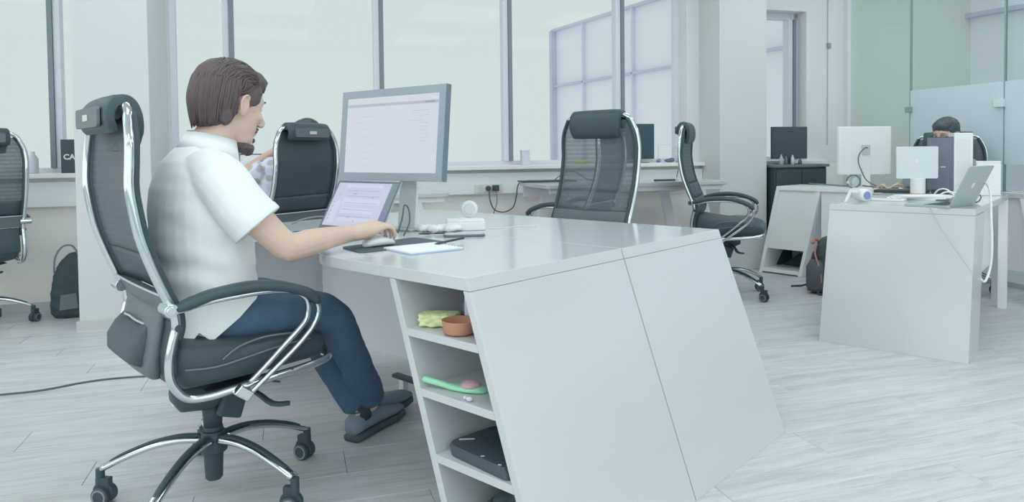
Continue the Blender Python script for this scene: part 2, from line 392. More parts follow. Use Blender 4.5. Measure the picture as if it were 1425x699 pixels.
# glass partition on the right, with the room behind it
wrr = sroot('wall_right')
M_pg = clear_glass('partition_glass', (0.925, 0.955, 0.945))
M_frost = frosted('frosted_film', col(196, 214, 222), 0.25)
M_gedge = mat('green_glass_edge', col(128, 152, 148), 0.2)
# n runs from the window wall towards the viewer
GX = S_R
obj('partition_post', rbox(GX-0.01, GX+0.10, 0.0, 0.06, 0, CEIL), M_wall, wrr)
PN = [0.062, 0.76, 1.62, 2.50, 3.40, 4.30, 5.20]
for k in range(6):
    a, b_ = PN[k]+0.006, PN[k+1]-0.006
    obj('glass_panel', rbox(GX+0.02, GX+0.032, a, b_, 0.04, CEIL-0.02), M_pg, wrr)
    if k >= 1: obj('frosted_band', rbox(GX+0.014, GX+0.0195, a, b_, 0.93, 1.56), M_frost, wrr)
    obj('glass_joint', rbox(GX+0.016, GX+0.036, b_+0.001, b_+0.011, 0.04, CEIL-0.02), M_gedge, wrr)
obj('floor_rail', rbox(GX+0.005, GX+0.045, 0.06, 5.2, 0.0, 0.04), M_frame_white, wrr)
obj('wall_run', rbox(GX, GX+0.1, 5.2, N_B, 0, CEIL), M_wall, wrr)
bm = rbox(GX-0.012, GX+0.0135, 0.73, 0.79, 1.37, 1.42); obj('glass_clamp', bm, M_gedge, wrr, bevel=0.003)
bm = rbox(GX-0.02, GX+0.0135, 1.56, 1.63, 1.365, 1.425); obj('glass_clamp', bm, mat('pale_clamp', col(200, 210, 214), 0.3), wrr, bevel=0.003)
M_green = mat('grey_green_wall_paint', col(196, 207, 202), 0.7, nscale=1.2, namt=0.03)
struct('wall_far_right', rbox(S_R+2.9, S_R+3.0, -0.1, N_B, 0, CEIL), M_green)
struct('wall_side_right', rbox(S_R+0.1, S_R+2.9, -0.1, 0.0, 0, CEIL), M_green)
dr = sroot('reflection_panel')  # pale panel added to imitate a window reflected in the partition glass
obj('reflection_board', rbox(S_R+2.85, S_R+2.895, 0.75, 1.55, 0.0, 2.25), mat('pale_blue_reflection', col(186, 196, 208), 0.4), dr, bevel=0.004)
bm = BM(); cyl(bm, room(S_R+2.80, 1.45, 1.35), room(S_R+2.849, 1.45, 1.35), 0.02); obj('board_knob', bm, M_chrome_b, dr)
# ceiling lamps
def ceiling_lamp(s, n, nm='ceiling_lamp'):
    t = thing(nm, 'white square office ceiling lamp panel, recessed overhead', 'lamp', room(s, n, CEIL), WY, 'ceiling lamp panels')
    bm = BM()
    for a in ((-.62, .62, -.62, -.58), (-.62, .62, .58, .62), (-.62, -.58, -.58, .58), (.58, .62, -.58, .58)): box(bm, *a, -0.03, -0.001)
    obj('lamp_frame', bm, M_plastic_w, t)
    bm = BM(); box(bm, -.579, .579, -.579, .579, -0.015, -0.002)
    obj('lamp_diffuser', bm, emat('lamp_diffuser', LAMP_COL, 2.0), t)
    ld = bpy.data.lights.new('lamp_light', 'AREA'); ld.shape = 'SQUARE'; ld.size = 1.15; ld.energy = LAMP_W; ld.color = LAMP_COL
    lo = bpy.data.objects.new('lamp_light', ld); C_.objects.link(lo); lo.parent = t; lo.location = (0, 0, -0.035)
for s, n in LAMPS: ceiling_lamp(s, n)
ceiling_lamp(S_R+1.5, 1.6)
# ================================================================== DESKS
AD = 0.736
U = V3(-math.cos(AD), math.sin(AD), 0); V = V3(math.sin(AD), math.cos(AD), 0); ZZ = V3(0, 0, 1)
def frame(origin, ex, ey):
    M = Matrix(((ex.x, ey.x, 0, origin.x), (ex.y, ey.y, 0, origin.y), (0, 0, 1, origin.z), (0, 0, 0, 1))); return M
def place(t, M): t.matrix_world = M; return t
T_ = 0.75; TH = 0.033
# desk-local axes: x = along U (away from the splayed end), y = along V, z up.  ex x ey must stay right handed: U x V = -z, so the y axis is used mirrored
# (local y = -V): y is 0 at the near long edge and negative towards the far edge
def near(ox): return frame(ox, U, -V)
DC = V3(-0.118, 1.79, 0)
def slabpoly(bm, poly, z0, z1): prism(bm, poly, 'z', z0, z1)
def splay(u, z, d=0.266): return u-d*(T_-z)/T_
def shelf_unit(t, w_, y0, y1, d=0.266, ye=None, shelves=(0.565, 0.408, 0.2425), back=None, names=True, th=0.026, sgn=1, x0=0.0, top=T_-TH):
    """slanted open shelf unit, local x from x0, y from y0 (open) to y1 (closed back)"""
    def sp(x, z): return x0+sgn*(x-d*(T_-z)/T_)
    def slab(xa, xb, ya, yb, za, zb):
        bm = BM()
        hexa(bm, [(sp(xa, za), ya, za), (sp(xb, za), ya, za), (sp(xb, za), yb, za), (sp(xa, za), yb, za), (sp(xa, zb), ya, zb), (sp(xb, zb), ya, zb), (sp(xb, zb), yb, zb), (sp(xa, zb), yb, zb)])
        return bm
    obj('end_panel', slab(0, th, y0, ye or y1, 0.0, top-0.001), M_white, t, bevel=0.0015)
    obj('side_panel', slab(w_-th, w_, y0, y1, 0.0, top-0.001), M_white, t, bevel=0.0015)
    for z in shelves:
        obj('shelf', slab(th+.0005, w_-th-.0005, y0, y1-math.copysign(0.02, y1-y0), z, z+0.021), M_white, t, bevel=0.001)
    obj('bottom_board', slab(th+.0005, w_-th-.0005, y0, y1-math.copysign(0.02, y1-y0), 0.045, 0.07), M_white, t)
    yb = y1-math.copysign(0.018, y1-y0)
    obj('back_board', slab(th+.0005, w_-th-.0005, *sorted((yb, y1)), 0.045, top-0.002), M_edge, t)
def roundpoly(poly, rads, n=6):
    out = []; m = len(poly)
    for i, (p, r) in enumerate(zip(poly, rads)):
        p = Vector((*p, 0)); a = Vector((*poly[i-1], 0)); b = Vector((*poly[(i+1) % m], 0))
        if not r: out.append((p.x, p.y)); continue
        da = (a-p).normalized(); db = (b-p).normalized(); s = p+da*r; e = p+db*r
        for k in range(n+1):
            q = k/n; c = s*(1-q)**2+p*2*q*(1-q)+e*q*q; out.append((c.x, c.y))
    return out
def top_with_splay(bm, poly, z0, z1, d, edge=1e-3, x0=0.0, sgn=1):
    lo, hi = [], []
    for (x, y) in poly:
        on = abs(x-x0) < edge
        lo.append((x0-sgn*d*(T_-z0)/T_ if on else x, y, z0)); hi.append((x0-sgn*d*(T_-z1)/T_ if on else x, y, z1))
    loft(bm, [lo, hi])
ZMOD = 0.19
# --- desk A, the one the man works at
dA = thing('desk', 'glossy white desk with slanted open shelf unit that the man in white polo works at', 'desk', (0, 0, 0))
dA.matrix_world = near(DC)
WA = 0.700
bm = BM(); poly = roundpoly([(0, 0), (0.70, 0), (0.86, -0.17), (1.735, -0.17), (1.735, -WA+.001), (0, -WA+.001)], [0, .10, .12, .05, 0, 0])
top_with_splay(bm, poly, T_-TH, T_, 0.266); obj('desktop', bm, M_white, dA, bevel=0.0015)
shelf_unit(dA, 0.326, 0.0, -0.40, ye=-WA+.0015)
# the end panel runs the whole depth of the desk
def slantpanel(y0, y1, xa, xb, z0=0.0, z1=T_-TH-.001, d=0.266):
    bm = BM(); f = lambda x, z: x-d*(T_-z)/T_
    hexa(bm, [(f(xa, z0), y0, z0), (f(xb, z0), y0, z0), (f(xb, z0), y1, z0), (f(xa, z0), y1, z0), (f(xa, z1), y0, z1), (f(xb, z1), y0, z1), (f(xb, z1), y1, z1), (f(xa, z1), y1, z1)]); return bm
bm = BM(); box(bm, 0.30, 1.70, -0.694, -0.676, ZMOD, T_-TH-.001); obj('modesty_panel', bm, M_edge, dA)
def aleg(t, x, y0, y1, spl=0.12, w_=0.05, th=0.04, z1=T_-TH-.001, foot=True, m=M_edge):
    """trapezoid leg frame in the y direction at local x (end view): two slanted legs and a rail"""
    s = math.copysign(1, y1-y0)
    for (yt, yb) in ((y0+s*spl, y0), (y1-s*spl, y1)):
        q = s if yt == y0+s*spl else -s
        bm = BM(); hexa(bm, [(x, yb, 0), (x+th, yb, 0), (x+th, yb+q*w_, 0), (x, yb+q*w_, 0), (x, yt, z1), (x+th, yt, z1), (x+th, yt+q*w_, z1), (x, yt+q*w_, z1)])
        obj('leg', bm, m, t, bevel=0.002)
    bm = BM(); ya, yb = sorted((y0+s*(spl+w_+.002), y1-s*(spl+w_+.002))); 
    if yb-ya > .05: box(bm, x+.005, x+th-.005, ya, yb, z1-0.06, z1); obj('leg_rail', bm, m, t)
bm = BM(); hexa(bm, [(1.79, .0, 0), (1.825, .0, 0), (1.825, -.698, 0), (1.79, -.698, 0), (1.705, -.172, T_-TH-.001), (1.733, -.172, T_-TH-.001), (1.733, -.698, T_-TH-.001), (1.705, -.698, T_-TH-.001)]); obj('left_end_panel', bm, M_edge, dA, bevel=.0015)
for i, z in enumerate((0.0,)):
    pass
# --- desk B behind it, its end panel flush with desk A's
dB = thing('desk', 'glossy white desk standing back to back behind the man\'s desk, front of the two large end panels on the right', 'desk', (0, 0, 0))
dB['label'] = 'glossy white desk joined behind the man\'s desk, its slanted end panel the farther of two'
dB.matrix_world = near(DC+V*WA)
bm = BM(); top_with_splay(bm, [(0, -.0035), (1.735, -.0035), (1.735, -WA), (0, -WA)], T_-TH, T_, 0.266); obj('desktop', bm, M_white, dB, bevel=0.0015)
obj('end_panel', slantpanel(-0.0035, -WA, 0, 0.026), M_white, dB, bevel=0.0015)
obj('side_panel', slantpanel(-0.30, -WA, 0.30, 0.326), M_white, dB, bevel=0.0015)
for z in (0.565, 0.408, 0.2425, 0.045):
    bm = slantpanel(-0.31, -WA, 0.0265, 0.2995, z, z+0.021); obj('shelf', bm, M_white, dB)
bm = BM(); box(bm, 0.335, 1.72, -0.02, -0.003, 0.33, T_-TH-.001); obj('modesty_panel', bm, M_edge, dB)
aleg(dB, 1.69, -0.03, -0.69, spl=0.12, th=0.035)
# --- desk C, right island
d2 = thing('desk', 'glossy white desk on the right with big end panel and open silver laptop on top', 'desk', (0, 0, 0))
P2 = V3(1.815, 4.06, 0); e2 = V3(math.cos(math.radians(-40.5)), math.sin(math.radians(-40.5)), 0); f2 = V3(-e2.y, e2.x, 0)
d2.matrix_world = frame(P2, e2, f2)          # x along its end panel, y away from us
W2, L2, D2 = 0.705, 1.40, 0.19
def yspl(x0, x1, ya, yb, z0, z1, d=D2):
    bm = BM(); g_ = lambda y, z: y-d*(T_-z)/T_
    hexa(bm, [(x0, g_(ya, z0), z0), (x1, g_(ya, z0), z0), (x1, g_(yb, z0), z0), (x0, g_(yb, z0), z0), (x0, g_(ya, z1), z1), (x1, g_(ya, z1), z1), (x1, g_(yb, z1), z1), (x0, g_(yb, z1), z1)]); return bm
bm = BM(); z0 = T_-TH
hexa(bm, [(0, -D2*TH/T_, z0), (W2, -D2*TH/T_, z0), (W2, L2, z0), (0, L2, z0), (0, 0, T_), (W2, 0, T_), (W2, L2, T_), (0, L2, T_)]); obj('desktop', bm, M_white, d2, bevel=0.0015)
obj('end_panel', yspl(0, W2, 0, 0.026, 0, z0-.001), M_white, d2, bevel=0.0015)
obj('side_panel', yspl(0.30, W2, 0.30, 0.326, 0, z0-.001), M_white, d2, bevel=0.0015)
obj('back_board', yspl(W2-0.018, W2, 0.0265, 0.2995, 0.0, z0-.002), M_white, d2)
obj('inner_panel', yspl(0, 0.018, 0.0265, 0.2995, 0.0, z0-.002), M_white, d2)
for z in (0.53, 0.30, 0.045): obj('shelf', yspl(0.319, W2-0.0185, 0.0265, 0.2995, z, z+0.021), M_white, d2)
bm = BM(); box(bm, W2-0.10, W2-0.082, 0.33, L2-.05, 0.30, z0-.001); obj('modesty_panel', bm, M_edge, d2)
# rear leg frame
for xx in ((0.0, 0.05), (W2-0.05, W2)):
    bm = BM(); box(bm, xx[0], xx[1], L2-0.05, L2-0.005, 0, z0-.001); obj('leg', bm, M_edge, d2, bevel=0.002)
# --- desk D behind, with framed slanted end bay and a bag in its open bottom
d3 = thing('desk', 'white desk beside the right column with slanted frame, recessed panel and open bottom bay', 'desk', (0, 0, 0))
e3 = V3(math.cos(math.radians(-50)), math.sin(math.radians(-50)), 0); f3 = V3(-e3.y, e3.x, 0)
P3 = V3(2.135, 6.15, 0); P3 = P3+e3*0.165
d3.matrix_world = frame(P3, e3, f3)
D3, L3, W3 = 0.165, 0.95, 0.40
def xs(x, z): return x-D3*(T_-z)/T_
def sl3(xa, xb, ya, yb, za, zb):
    bm = BM(); hexa(bm, [(xs(xa, za), ya, za), (xs(xb, za), ya, za), (xs(xb, za), yb, za), (xs(xa, za), yb, za), (xs(xa, zb), ya, zb), (xs(xb, zb), ya, zb), (xs(xb, zb), yb, zb), (xs(xa, zb), yb, zb)]); return bm
bm = BM(); hexa(bm, [(xs(0, z0), 0, z0), (L3, 0, z0), (L3, W3, z0), (xs(0, z0), W3, z0), (0, 0, T_), (L3, 0, T_), (L3, W3, T_), (0, W3, T_)]); obj('desktop', bm, M_board, d3, bevel=0.0015)
obj('end_panel', sl3(0, 0.03, 0, W3-.001, 0, z0-.001), M_board, d3, bevel=0.0015)
obj('side_panel', sl3(0.355, 0.385, 0, W3-.001, 0, z0-.001), M_board, d3, bevel=0.0015)
obj('bottom_board', sl3(0.0305, 0.3545, 0, W3-.03, 0.012, 0.042), M_board, d3, bevel=0.001)
obj('back_board', sl3(0.0305, 0.3545, 0.02, 0.036, 0.215, z0-.002), M_board, d3)
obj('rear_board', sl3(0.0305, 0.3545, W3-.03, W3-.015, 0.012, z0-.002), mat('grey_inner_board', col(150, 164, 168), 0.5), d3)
bm = BM(); box(bm, 0.38, L3-.05, 0.02, 0.036, 0.2, z0-.001); obj('modesty_panel', bm, M_board, d3)
for yy in ((0.0, 0.04), (W3-0.04, W3)):
    bm = BM(); box(bm, L3-.045, L3-.005, *yy, 0, z0-.001); obj('leg', bm, M_board, d3)
# --- desk E by the glass partition
d4 = thing('desk', 'white desk along the glass partition at the right picture edge with slanted leg', 'desk', (0, 0, 0))
e4 = WN*-1; f4 = V3(-e4.y, e4.x, 0)
P4 = V3(3.33, 4.93, 0); d4.matrix_world = frame(P4, e4, f4)
bm = BM(); box(bm, 0, 1.25, 0, 0.42, z0, T_); obj('desktop', bm, M_white, d4, bevel=0.0015)
bm = BM(); hexa(bm, [(-.10, 0, 0), (-.05, 0, 0), (-.05, .035, 0), (-.10, .035, 0), (.02, 0, z0-.001), (.07, 0, z0-.001), (.07, .035, z0-.001), (.02, .035, z0-.001)])
bm2 = BM(); hexa(bm2, [(0, 0, 0), (0.06, 0, 0), (0.06, .035, 0), (0, .035, 0), (.0, 0, z0-.001), (.06, 0, z0-.001), (.06, .035, z0-.001), (.0, .035, z0-.001)]); bm.free(); obj('leg', bm2, M_edge, d4)
bm = BM(); hexa(bm, [(0.36, -.004, 0), (0.42, -.004, 0), (0.42, .03, 0), (0.36, .03, 0), (.20, -.004, z0-.001), (.26, -.004, z0-.001), (.26, .03, z0-.001), (.20, .03, z0-.001)]); obj('leg', bm, M_edge, d4)
for x_ in (0.0, 1.18):
    bm = BM(); box(bm, x_, x_+.05, .37, .41, 0, z0-.001); obj('leg', bm, M_edge, d4)
bm = BM(); box(bm, 1.18, 1.23, 0, .04, 0, z0-.001); obj('leg', bm, M_edge, d4)
bm = BM(); box(bm, 0.061, 1.175, 0.04, 0.055, 0.22, z0-.001); obj('modesty_panel', bm, M_edge, d4)
# --- desks along the window wall
def wall_desk(label, s0, s1, n0, n1, zt, nm='desk'):
    t = thing(nm, label, 'desk', (0, 0, 0)); t['group'] = 'white office desks'; t.matrix_world = frame(room(s0, n1), WD, WN)
    L_, W_ = s1-s0, n1-n0
    bm = BM(); prism(bm, roundpoly([(0, 0), (L_, 0), (L_, W_), (0, W_)], [.03]*4), 'z', zt-0.03, zt); obj('desktop', bm, M_white, t, bevel=0.003)
    bm = BM(); box(bm, 0.03, L_-.03, W_-.03, W_-.015, zt-.12, zt-.031); box(bm, 0.03, L_-.03, .03, .05, zt-.065, zt-.031); obj('frame_rail', bm, M_edge, t)
    for x in (0.02, L_-.02):
        for y0_, y1_ in ((0.03, 0.07), (W_-.07, W_-.03)):
            sg = -1 if x > .1 else 1
            xb = x; xt = x+sg*0.17
            bm = BM(); a0, a1 = sorted((xb, xb+sg*.085)); b0, b1 = sorted((xt, xt+sg*.085))
            # legs lean inwards towards the top
            hexa(bm, [(a0, y0_, 0), (a1, y0_, 0), (a1, y1_, 0), (a0, y1_, 0), (b0, y0_, zt-.066), (b1, y0_, zt-.066), (b1, y1_, zt-.066), (b0, y1_, zt-.066)])
            obj('leg', bm, M_edge, t, bevel=0.002)
    return t
wd1 = wall_desk('white desk against the window wall behind the two mesh chairs, black cable on it', 0.02, 1.55, 0.12, 0.80, 0.82)
wd2 = wall_desk('white desk by the windows that the seated woman works at', -2.45, -0.72, 0.15, 0.85, 0.79)

for d_ in (dA, dB, d2, d3, d4): d_['group'] = 'white office desks'
# ================================================================== CHAIRS
PROF = [(-.268, 1.185), (-.272, 1.165), (-.275, 1.112), (-.279, 1.05), (-.281, .989), (-.274, .93), (-.259, .851), (-.233, .771), (-.197, .681), (-.179, .641), (-.175, .60), (-.184, .565), (-.194, .516), (-.193, .463), (-.174, .424), (-.143, .398), (-.09, .392), (-.036, .396), (0.02, .400), (.087, .407), (.189, .415), (.262, .427)]
def prof_at(z):
    P = [p for p in PROF if p[1] > 0.44]
    for (f0, z0_), (f1, z1_) in zip(P, P[1:]):
        if z1_ <= z <= z0_: t = (z-z1_)/(z0_-z1_); return f1*(1-t)+f0*t
    return P[0][0] if z > P[0][1] else P[-1][0]
def make_chair(label, loc, rz, lift=0.0, group=None, mesh=None, star=191.0-41.7, parts=True, pouch=True, dark_back=False, name='office_chair', drop=0.0, lumbar=True):
    t = thing(name, label, 'chair', loc, rz, group or 'high back office chairs')
    L = lift; mesh = mesh or M_mesh; AL = L-drop
    # ---- star base: hub, five arms each with its caster
    bm = BM(); cyl(bm, (0, 0, .135), (0, 0, .20), .042, .036); cyl(bm, (0, 0, .20), (0, 0, .215), .03); obj('hub', bm, M_black, t, bevel=.003, smooth=False)
    bm = BM(); cyl(bm, (0, 0, .05), (0, 0, .1345), .026, .030); cyl(bm, (0, 0, .05), (0, 0, .045), .022); obj('gas_lift_foot', bm, M_black, t)
    for k in range(5):
        a = math.radians(star+72*k); d = V3(math.cos(a), math.sin(a), 0)
        P = [d*.035+V3(0, 0, .175), d*.10+V3(0, 0, .178), d*.18+V3(0, 0, .165), d*.26+V3(0, 0, .137), d*.325+V3(0, 0, .108)]
        bm = BM(); tube(bm, P, [.023, .021, .019, .018, .017], 10, k=4, flat=.62); arm = obj('base_arm', bm, M_chrome, t, smooth=True)
        bm = BM(); tube(bm, [p+V3(0, 0, .0125) for p in P[:4]]+[d*.30+V3(0, 0, .1295)], [.013, .012, .011, .010, .009], 8, k=4, flat=.3); obj('arm_insert', bm, M_black, arm, smooth=True)
        # caster
        c = d*.33; ang = a+math.radians([70, -40, 110, 20, -80][k]); w_ = V3(math.cos(ang), math.sin(ang), 0); q = V3(-w_.y, w_.x, 0); cc = c+q*.012
        bm = BM(); cyl(bm, c+V3(0, 0, .055), c+V3(0, 0, .108), .013)
        R_ = [ering(cc+w_*x+V3(0, 0, .036), V3(0, 0, 1)*r, q*r, 18) for x, r in ((-.009, .026), (-.009, .034), (.009, .034), (.009, .026))]
        loft(bm, R_); hexa(bm, [tuple(cc+w_*sx*.011+q*sy*.022+V3(0, 0, z)) for z in (.040, .082) for sx, sy in ((-1, -1), (1, -1), (1, 1), (-1, 1))])
        ca = obj('caster', bm, M_black, t, bevel=.002)
        for sx in (-1, 1):
            bm = BM(); R_ = [ering(cc+w_*sx*x+V3(0, 0, .0285), V3(0, 0, 1)*r, q*r, 20) for x, r in ((.0115, .024), (.0115, .0283), (.024, .0283), (.0265, .024))]; loft(bm, R_)
            wh = obj('wheel', bm, M_black, ca)
            bm = BM(); R_ = [ering(cc+w_*sx*x+V3(0, 0, .0285), V3(0, 0, 1)*r, q*r, 20) for x, r in ((.0262, .0238), (.028, .0235), (.028, .0185), (.0262, .0182))]; loft(bm, R_, cap=False, closed=True)
            obj('wheel_ring', bm, M_rubber, ca) if sx else None
    bm = BM(); cyl(bm, (0, 0, .2152), (0, 0, .30+L), .027, .034); obj('gas_lift', bm, M_black, t, smooth=True)
    # ---- mechanism with levers
    bm = BM()
    R_ = [ering((x, 0, z+L), (0, w_, 0), (0, 0, h), 14, .7) for x, w_, z, h in ((-.12, .03, .335, .02), (-.10, .055, .325, .04), (-.02, .075, .325, .048), (.06, .07, .345, .036), (.12, .05, .36, .02))]
    loft(bm, R_); mch = obj('tilt_mechanism', bm, M_black, t, smooth=True)
    bm = BM(); box(bm, .0, .075, -.085, -.055, .255+L, .33+L); bmesh.ops.rotate(bm, verts=bm.verts, cent=(.03, 0, .3+L), matrix=Matrix.Rotation(math.radians(18), 3, 'Y')); obj('tension_knob', bm, M_black, t, bevel=.008)
    bm = BM(); tube(bm, [(.05, -.06, .345+L), (.09, -.13, .33+L), (.115, -.19, .305+L), (.16, -.215, .302+L)], [.011, .011, .012, .010], 8, k=3, flat=.6); obj('lever', bm, M_black, t, smooth=True)
    for sy in (-1, 1):
        bm = BM(); hexa(bm, [tuple(p) for p in ((-.02, sy*.06-.02, .355+L), (.10, sy*.06-.02, .355+L), (.10, sy*.06+.02, .355+L), (-.02, sy*.06+.02, .355+L), (-.08, sy*.17-.02, .385+L), (.14, sy*.17-.02, .392+L), (.14, sy*.17+.02, .392+L), (-.08, sy*.17+.02, .385+L))]); obj('seat_bracket', bm, M_black, t, bevel=.004)
    # ---- side frames: a bent chrome tube on each side, joined over the top behind the headrest
    for sy in (-1, 1):
        pts = []
        for i, (f, z) in enumerate(PROF):
            y = .252
            if z > 1.05: y = .252-.05*((z-1.05)/.14)**2
            pts.append((f, sy*y, z+L))
        pts = [(-.262, sy*.150, 1.205+L), (-.266, sy*.180, 1.203+L)]+pts
        # front of the rail turns under the seat
        pts += [(.278, sy*.236, .433+L), (.281, sy*.20, .436+L)]
        bm = BM(); tube(bm, pts, .0125, 12, k=4); fr = obj('side_frame', bm, M_chrome, t, smooth=True)
        ed = [(p[0]+.017, p[1]+sy*-.008, p[2]) for p in pts[2:14]]
        bm = BM(); tube(bm, ed, .0105, 8, k=4); obj('back_edge', bm, M_black, t, smooth=True)
        bm = BM(); cyl(bm, (.150, sy*.24, .415+L), (.150, sy*.262, .415+L), .0065, n=10); cyl(bm, (-.172, sy*.262, .60+L), (-.172, sy*.267, .60+L), .010, n=10); obj('bolt', bm, M_black, fr)
        # pivot sleeve of the armrest: chrome cylinder across the frame
        bm = BM(); cyl(bm, (-.196, sy*.228, .655+AL), (-.196, sy*.292, .655+AL), .0185, n=18); cyl(bm, (-.196, sy*.292, .655+AL), (-.196, sy*.296, .655+AL), .013, n=18); obj('pivot_sleeve', bm, M_chrome, t, bevel=.002)
        # armrest
        y = sy*.277
        AP = [(-.185, .663), (-.12, .682), (-.074, .692), (.017, .699), (.10, .690), (.16, .672), (.205, .650), (.228, .622)]
        bm = BM(); R_ = []
        q = catmull([(f, 0, z) for f, z in AP], 4)
        for i, p in enumerate(q):
            tt = (q[min(i+1, len(q)-1)]-q[max(0, i-1)]).normalized(); nn = V3(-tt.z, 0, tt.x); e = min(i, len(q)-1-i); k_ = min(1, .55+.2*e)
            R_.append(ering((p.x, y, p.z+AL-.008), (0, .027*k_, 0), nn*.0155*k_, 14, .75))
        loft(bm, R_); obj('arm_pad', bm, M_leather, t, smooth=True)
        AT = [(-.190, .646), (-.12, .660), (-.05, .667), (.05, .670), (.13, .663), (.20, .640), (.230, .598), (.214, .548), (.161, .494), (.08, .432), (.008, .378)]
        bm = BM(); tube(bm, [(f, y, z+(AL if z > .5 else L)) for f, z in AT], .0085, 10, k=4); at = obj('arm_tube', bm, M_chrome, t, smooth=True)
        AI = [(.165, .652), (.192, .628), (.196, .59), (.18, .556), (.118, .502), (.06, .452), (.014, .415)]
        bm = BM(); tube(bm, [(f, y, z+(AL if z > .5 else L)) for f, z in AI], .0080, 10, k=4); obj('arm_tube', bm, M_chrome, t, smooth=True)
        bm = BM(); hexa(bm, [(-.036, sy*.262, .392+L), (.004, sy*.262, .360+L), (.004, sy*.286, .360+L), (-.036, sy*.286, .392+L), (-.012, sy*.262, .414+L), (.026, sy*.262, .384+L), (.026, sy*.286, .384+L), (-.012, sy*.286, .414+L)]); obj('arm_bracket', bm, M_chrome, t, bevel=.004)
    # ---- backrest: mesh sheet between the tubes
    def sheet(zs, y0, y1, push, th, bm, ny=10, bow=0.0):
        g_ = []
        for z in zs:
            row = []
            for j in range(ny+1):
                u = j/ny*2-1; yy = y0+(y1-y0)*j/ny
                yw = .248 if z <= 1.05 else .248-.05*((z-1.05)/.14)**2
                row.append((prof_at(z)+push-bow*(1-u*u), yy*yw/.248, z+L))
            g_.append(row)
        F = [[bm.verts.new(p) for p in r] for r in g_]; B = [[bm.verts.new((p[0]+th, p[1], p[2])) for p in r] for r in g_]
        m, n = len(zs)-1, ny
        for i in range(m):
            for j in range(n):
                bm.faces.new((F[i][j], F[i][j+1], F[i+1][j+1], F[i+1][j])); bm.faces.new((B[i][j], B[i+1][j], B[i+1][j+1], B[i][j+1]))
        for i in range(m):
            bm.faces.new((F[i][0], F[i+1][0], B[i+1][0], B[i][0])); bm.faces.new((F[i][n], B[i][n], B[i+1][n], F[i+1][n]))
        for j in range(n):
            bm.faces.new((F[0][j], B[0][j], B[0][j+1], F[0][j+1])); bm.faces.new((F[m][j], F[m][j+1], B[m][j+1], B[m][j]))
    bm = BM(); sheet([1.18-.026*i for i in range(16)], -.235, .235, .012, .004, bm, bow=-.012); obj('backrest', bm, M_leather if dark_back else mesh, t, smooth=True)
    bm = BM(); sheet([.789-.02*i for i in range(6)], -.236, .236, .010, .012 if lumbar else .004, bm, bow=-.012); obj('lumbar_panel', bm, M_leather if lumbar else mesh, t, smooth=True)
    bm = BM(); sheet([.688-.018*i for i in range(5)], -.240, .240, -.004, .03, bm, bow=.006); lb = obj('back_band', bm, M_leather_g, t, smooth=True, bevel=.003)
    bm = BM(); tube(bm, [(prof_at(.69)-.006-.006*(1-(u/.24)**2), u, .69+L) for u in [-.24+.04*i for i in range(13)]], .0035, 6); obj('piping', bm, M_piping, lb, smooth=True)
    bm = BM(); sheet([.612-.022*i for i in range(8)], -.232, .232, .004, .022, bm, bow=.01); obj('back_cushion', bm, M_leather, t, smooth=True, bevel=.006)
    if pouch:
        bm = BM(); R_ = []
        for z, dp, w_ in ((.640, .012, .170), (.62, .016, .180), (.56, .020, .185), (.50, .024, .187), (.455, .026, .184), (.44, .018, .170)):
            f = prof_at(z); R_.append(ering((f-dp+.012, .02, z+L), (dp, 0, 0), (0, w_, 0), 20, .55))
        loft(bm, R_); po = obj('rear_pouch', bm, M_leather_g, t, smooth=True)
        bm = BM(); R_ = []
        for z, dp, w_ in ((.590, .014, .140), (.56, .026, .155), (.52, .034, .165), (.482, .034, .168), (.472, .026, .160)):
            f = prof_at(z); R_.append(ering((f-dp+.004, .045, z+L), (dp, 0, 0), (0, w_, 0), 20, .5))
        loft(bm, R_); obj('pouch_pocket', bm, M_leather, po, smooth=True)
        bm = BM(); tube(bm, [(prof_at(.59)-.022-(.018 if abs(u) < .12 else 0), .045+u, .592-.02*(u/.15)**2+L) for u in (-.145, -.12, -.06, 0, .06, .12, .145)], .0035, 6, k=2); obj('piping', bm, M_piping, po, smooth=True)
    # ---- seat cushion
    bm = BM(); R_ = []
    for x, zt, zb, w_ in ((-.185, .50, .47, .18), (-.178, .55, .425, .222), (-.14, .56, .402, .236), (-.06, .545, .402, .238), (.04, .533, .407, .238), (.14, .530, .413, .238), (.22, .522, .418, .236), (.268, .505, .424, .225), (.288, .48, .436, .20)):
        zc = (zt+zb)/2; R_.append(ering((x, 0, zc+L), (0, w_, 0), (0, 0, (zt-zb)/2), 28, .42))
    loft(bm, R_); se = obj('seat', bm, M_leather, t, smooth=True)
    for sy in (-1, 1):
        bm = BM(); tube(bm, [(-.15, sy*.2385, .475+L), (-.07, sy*.2415, .468+L), (.02, sy*.2415, .478+L), (.12, sy*.2415, .492+L), (.22, sy*.2385, .498+L)], .003, 6, k=3); obj('seam', bm, M_stitch, se, smooth=True)
        bm = BM(); tube(bm, [(-.05, sy*.241, .485+L), (.0, sy*.2425, .515+L), (.08, sy*.2385, .528+L), (.18, sy*.2345, .522+L)], .003, 6, k=3); obj('seam', bm, M_stitch, se, smooth=True)
    # ---- headrest: cushion bent over the top of the back
    hp = [(-.292, 1.134), (-.303, 1.160), (-.304, 1.190), (-.290, 1.217), (-.266, 1.229), (-.244, 1.218), (-.230, 1.188), (-.226, 1.150), (-.231, 1.112), (-.244, 1.082)]
    q = catmull([(f, 0, z) for f, z in hp], 4); th_ = [min(.0105, .005+.002*min(i, len(q)-1-i)) for i in range(len(q))]
    bm = BM(); ol = []
    for i, p in enumerate(q):
        tt = (q[min(i+1, len(q)-1)]-q[max(0, i-1)]).normalized(); nn = V3(tt.z, 0, -tt.x); ol.append((p+nn*th_[i], p-nn*th_[i]))
    ring = [a for a, b_ in ol]+[b_ for a, b_ in ol][::-1]
    cx_, cz_ = -.25, 1.16
    rings = []
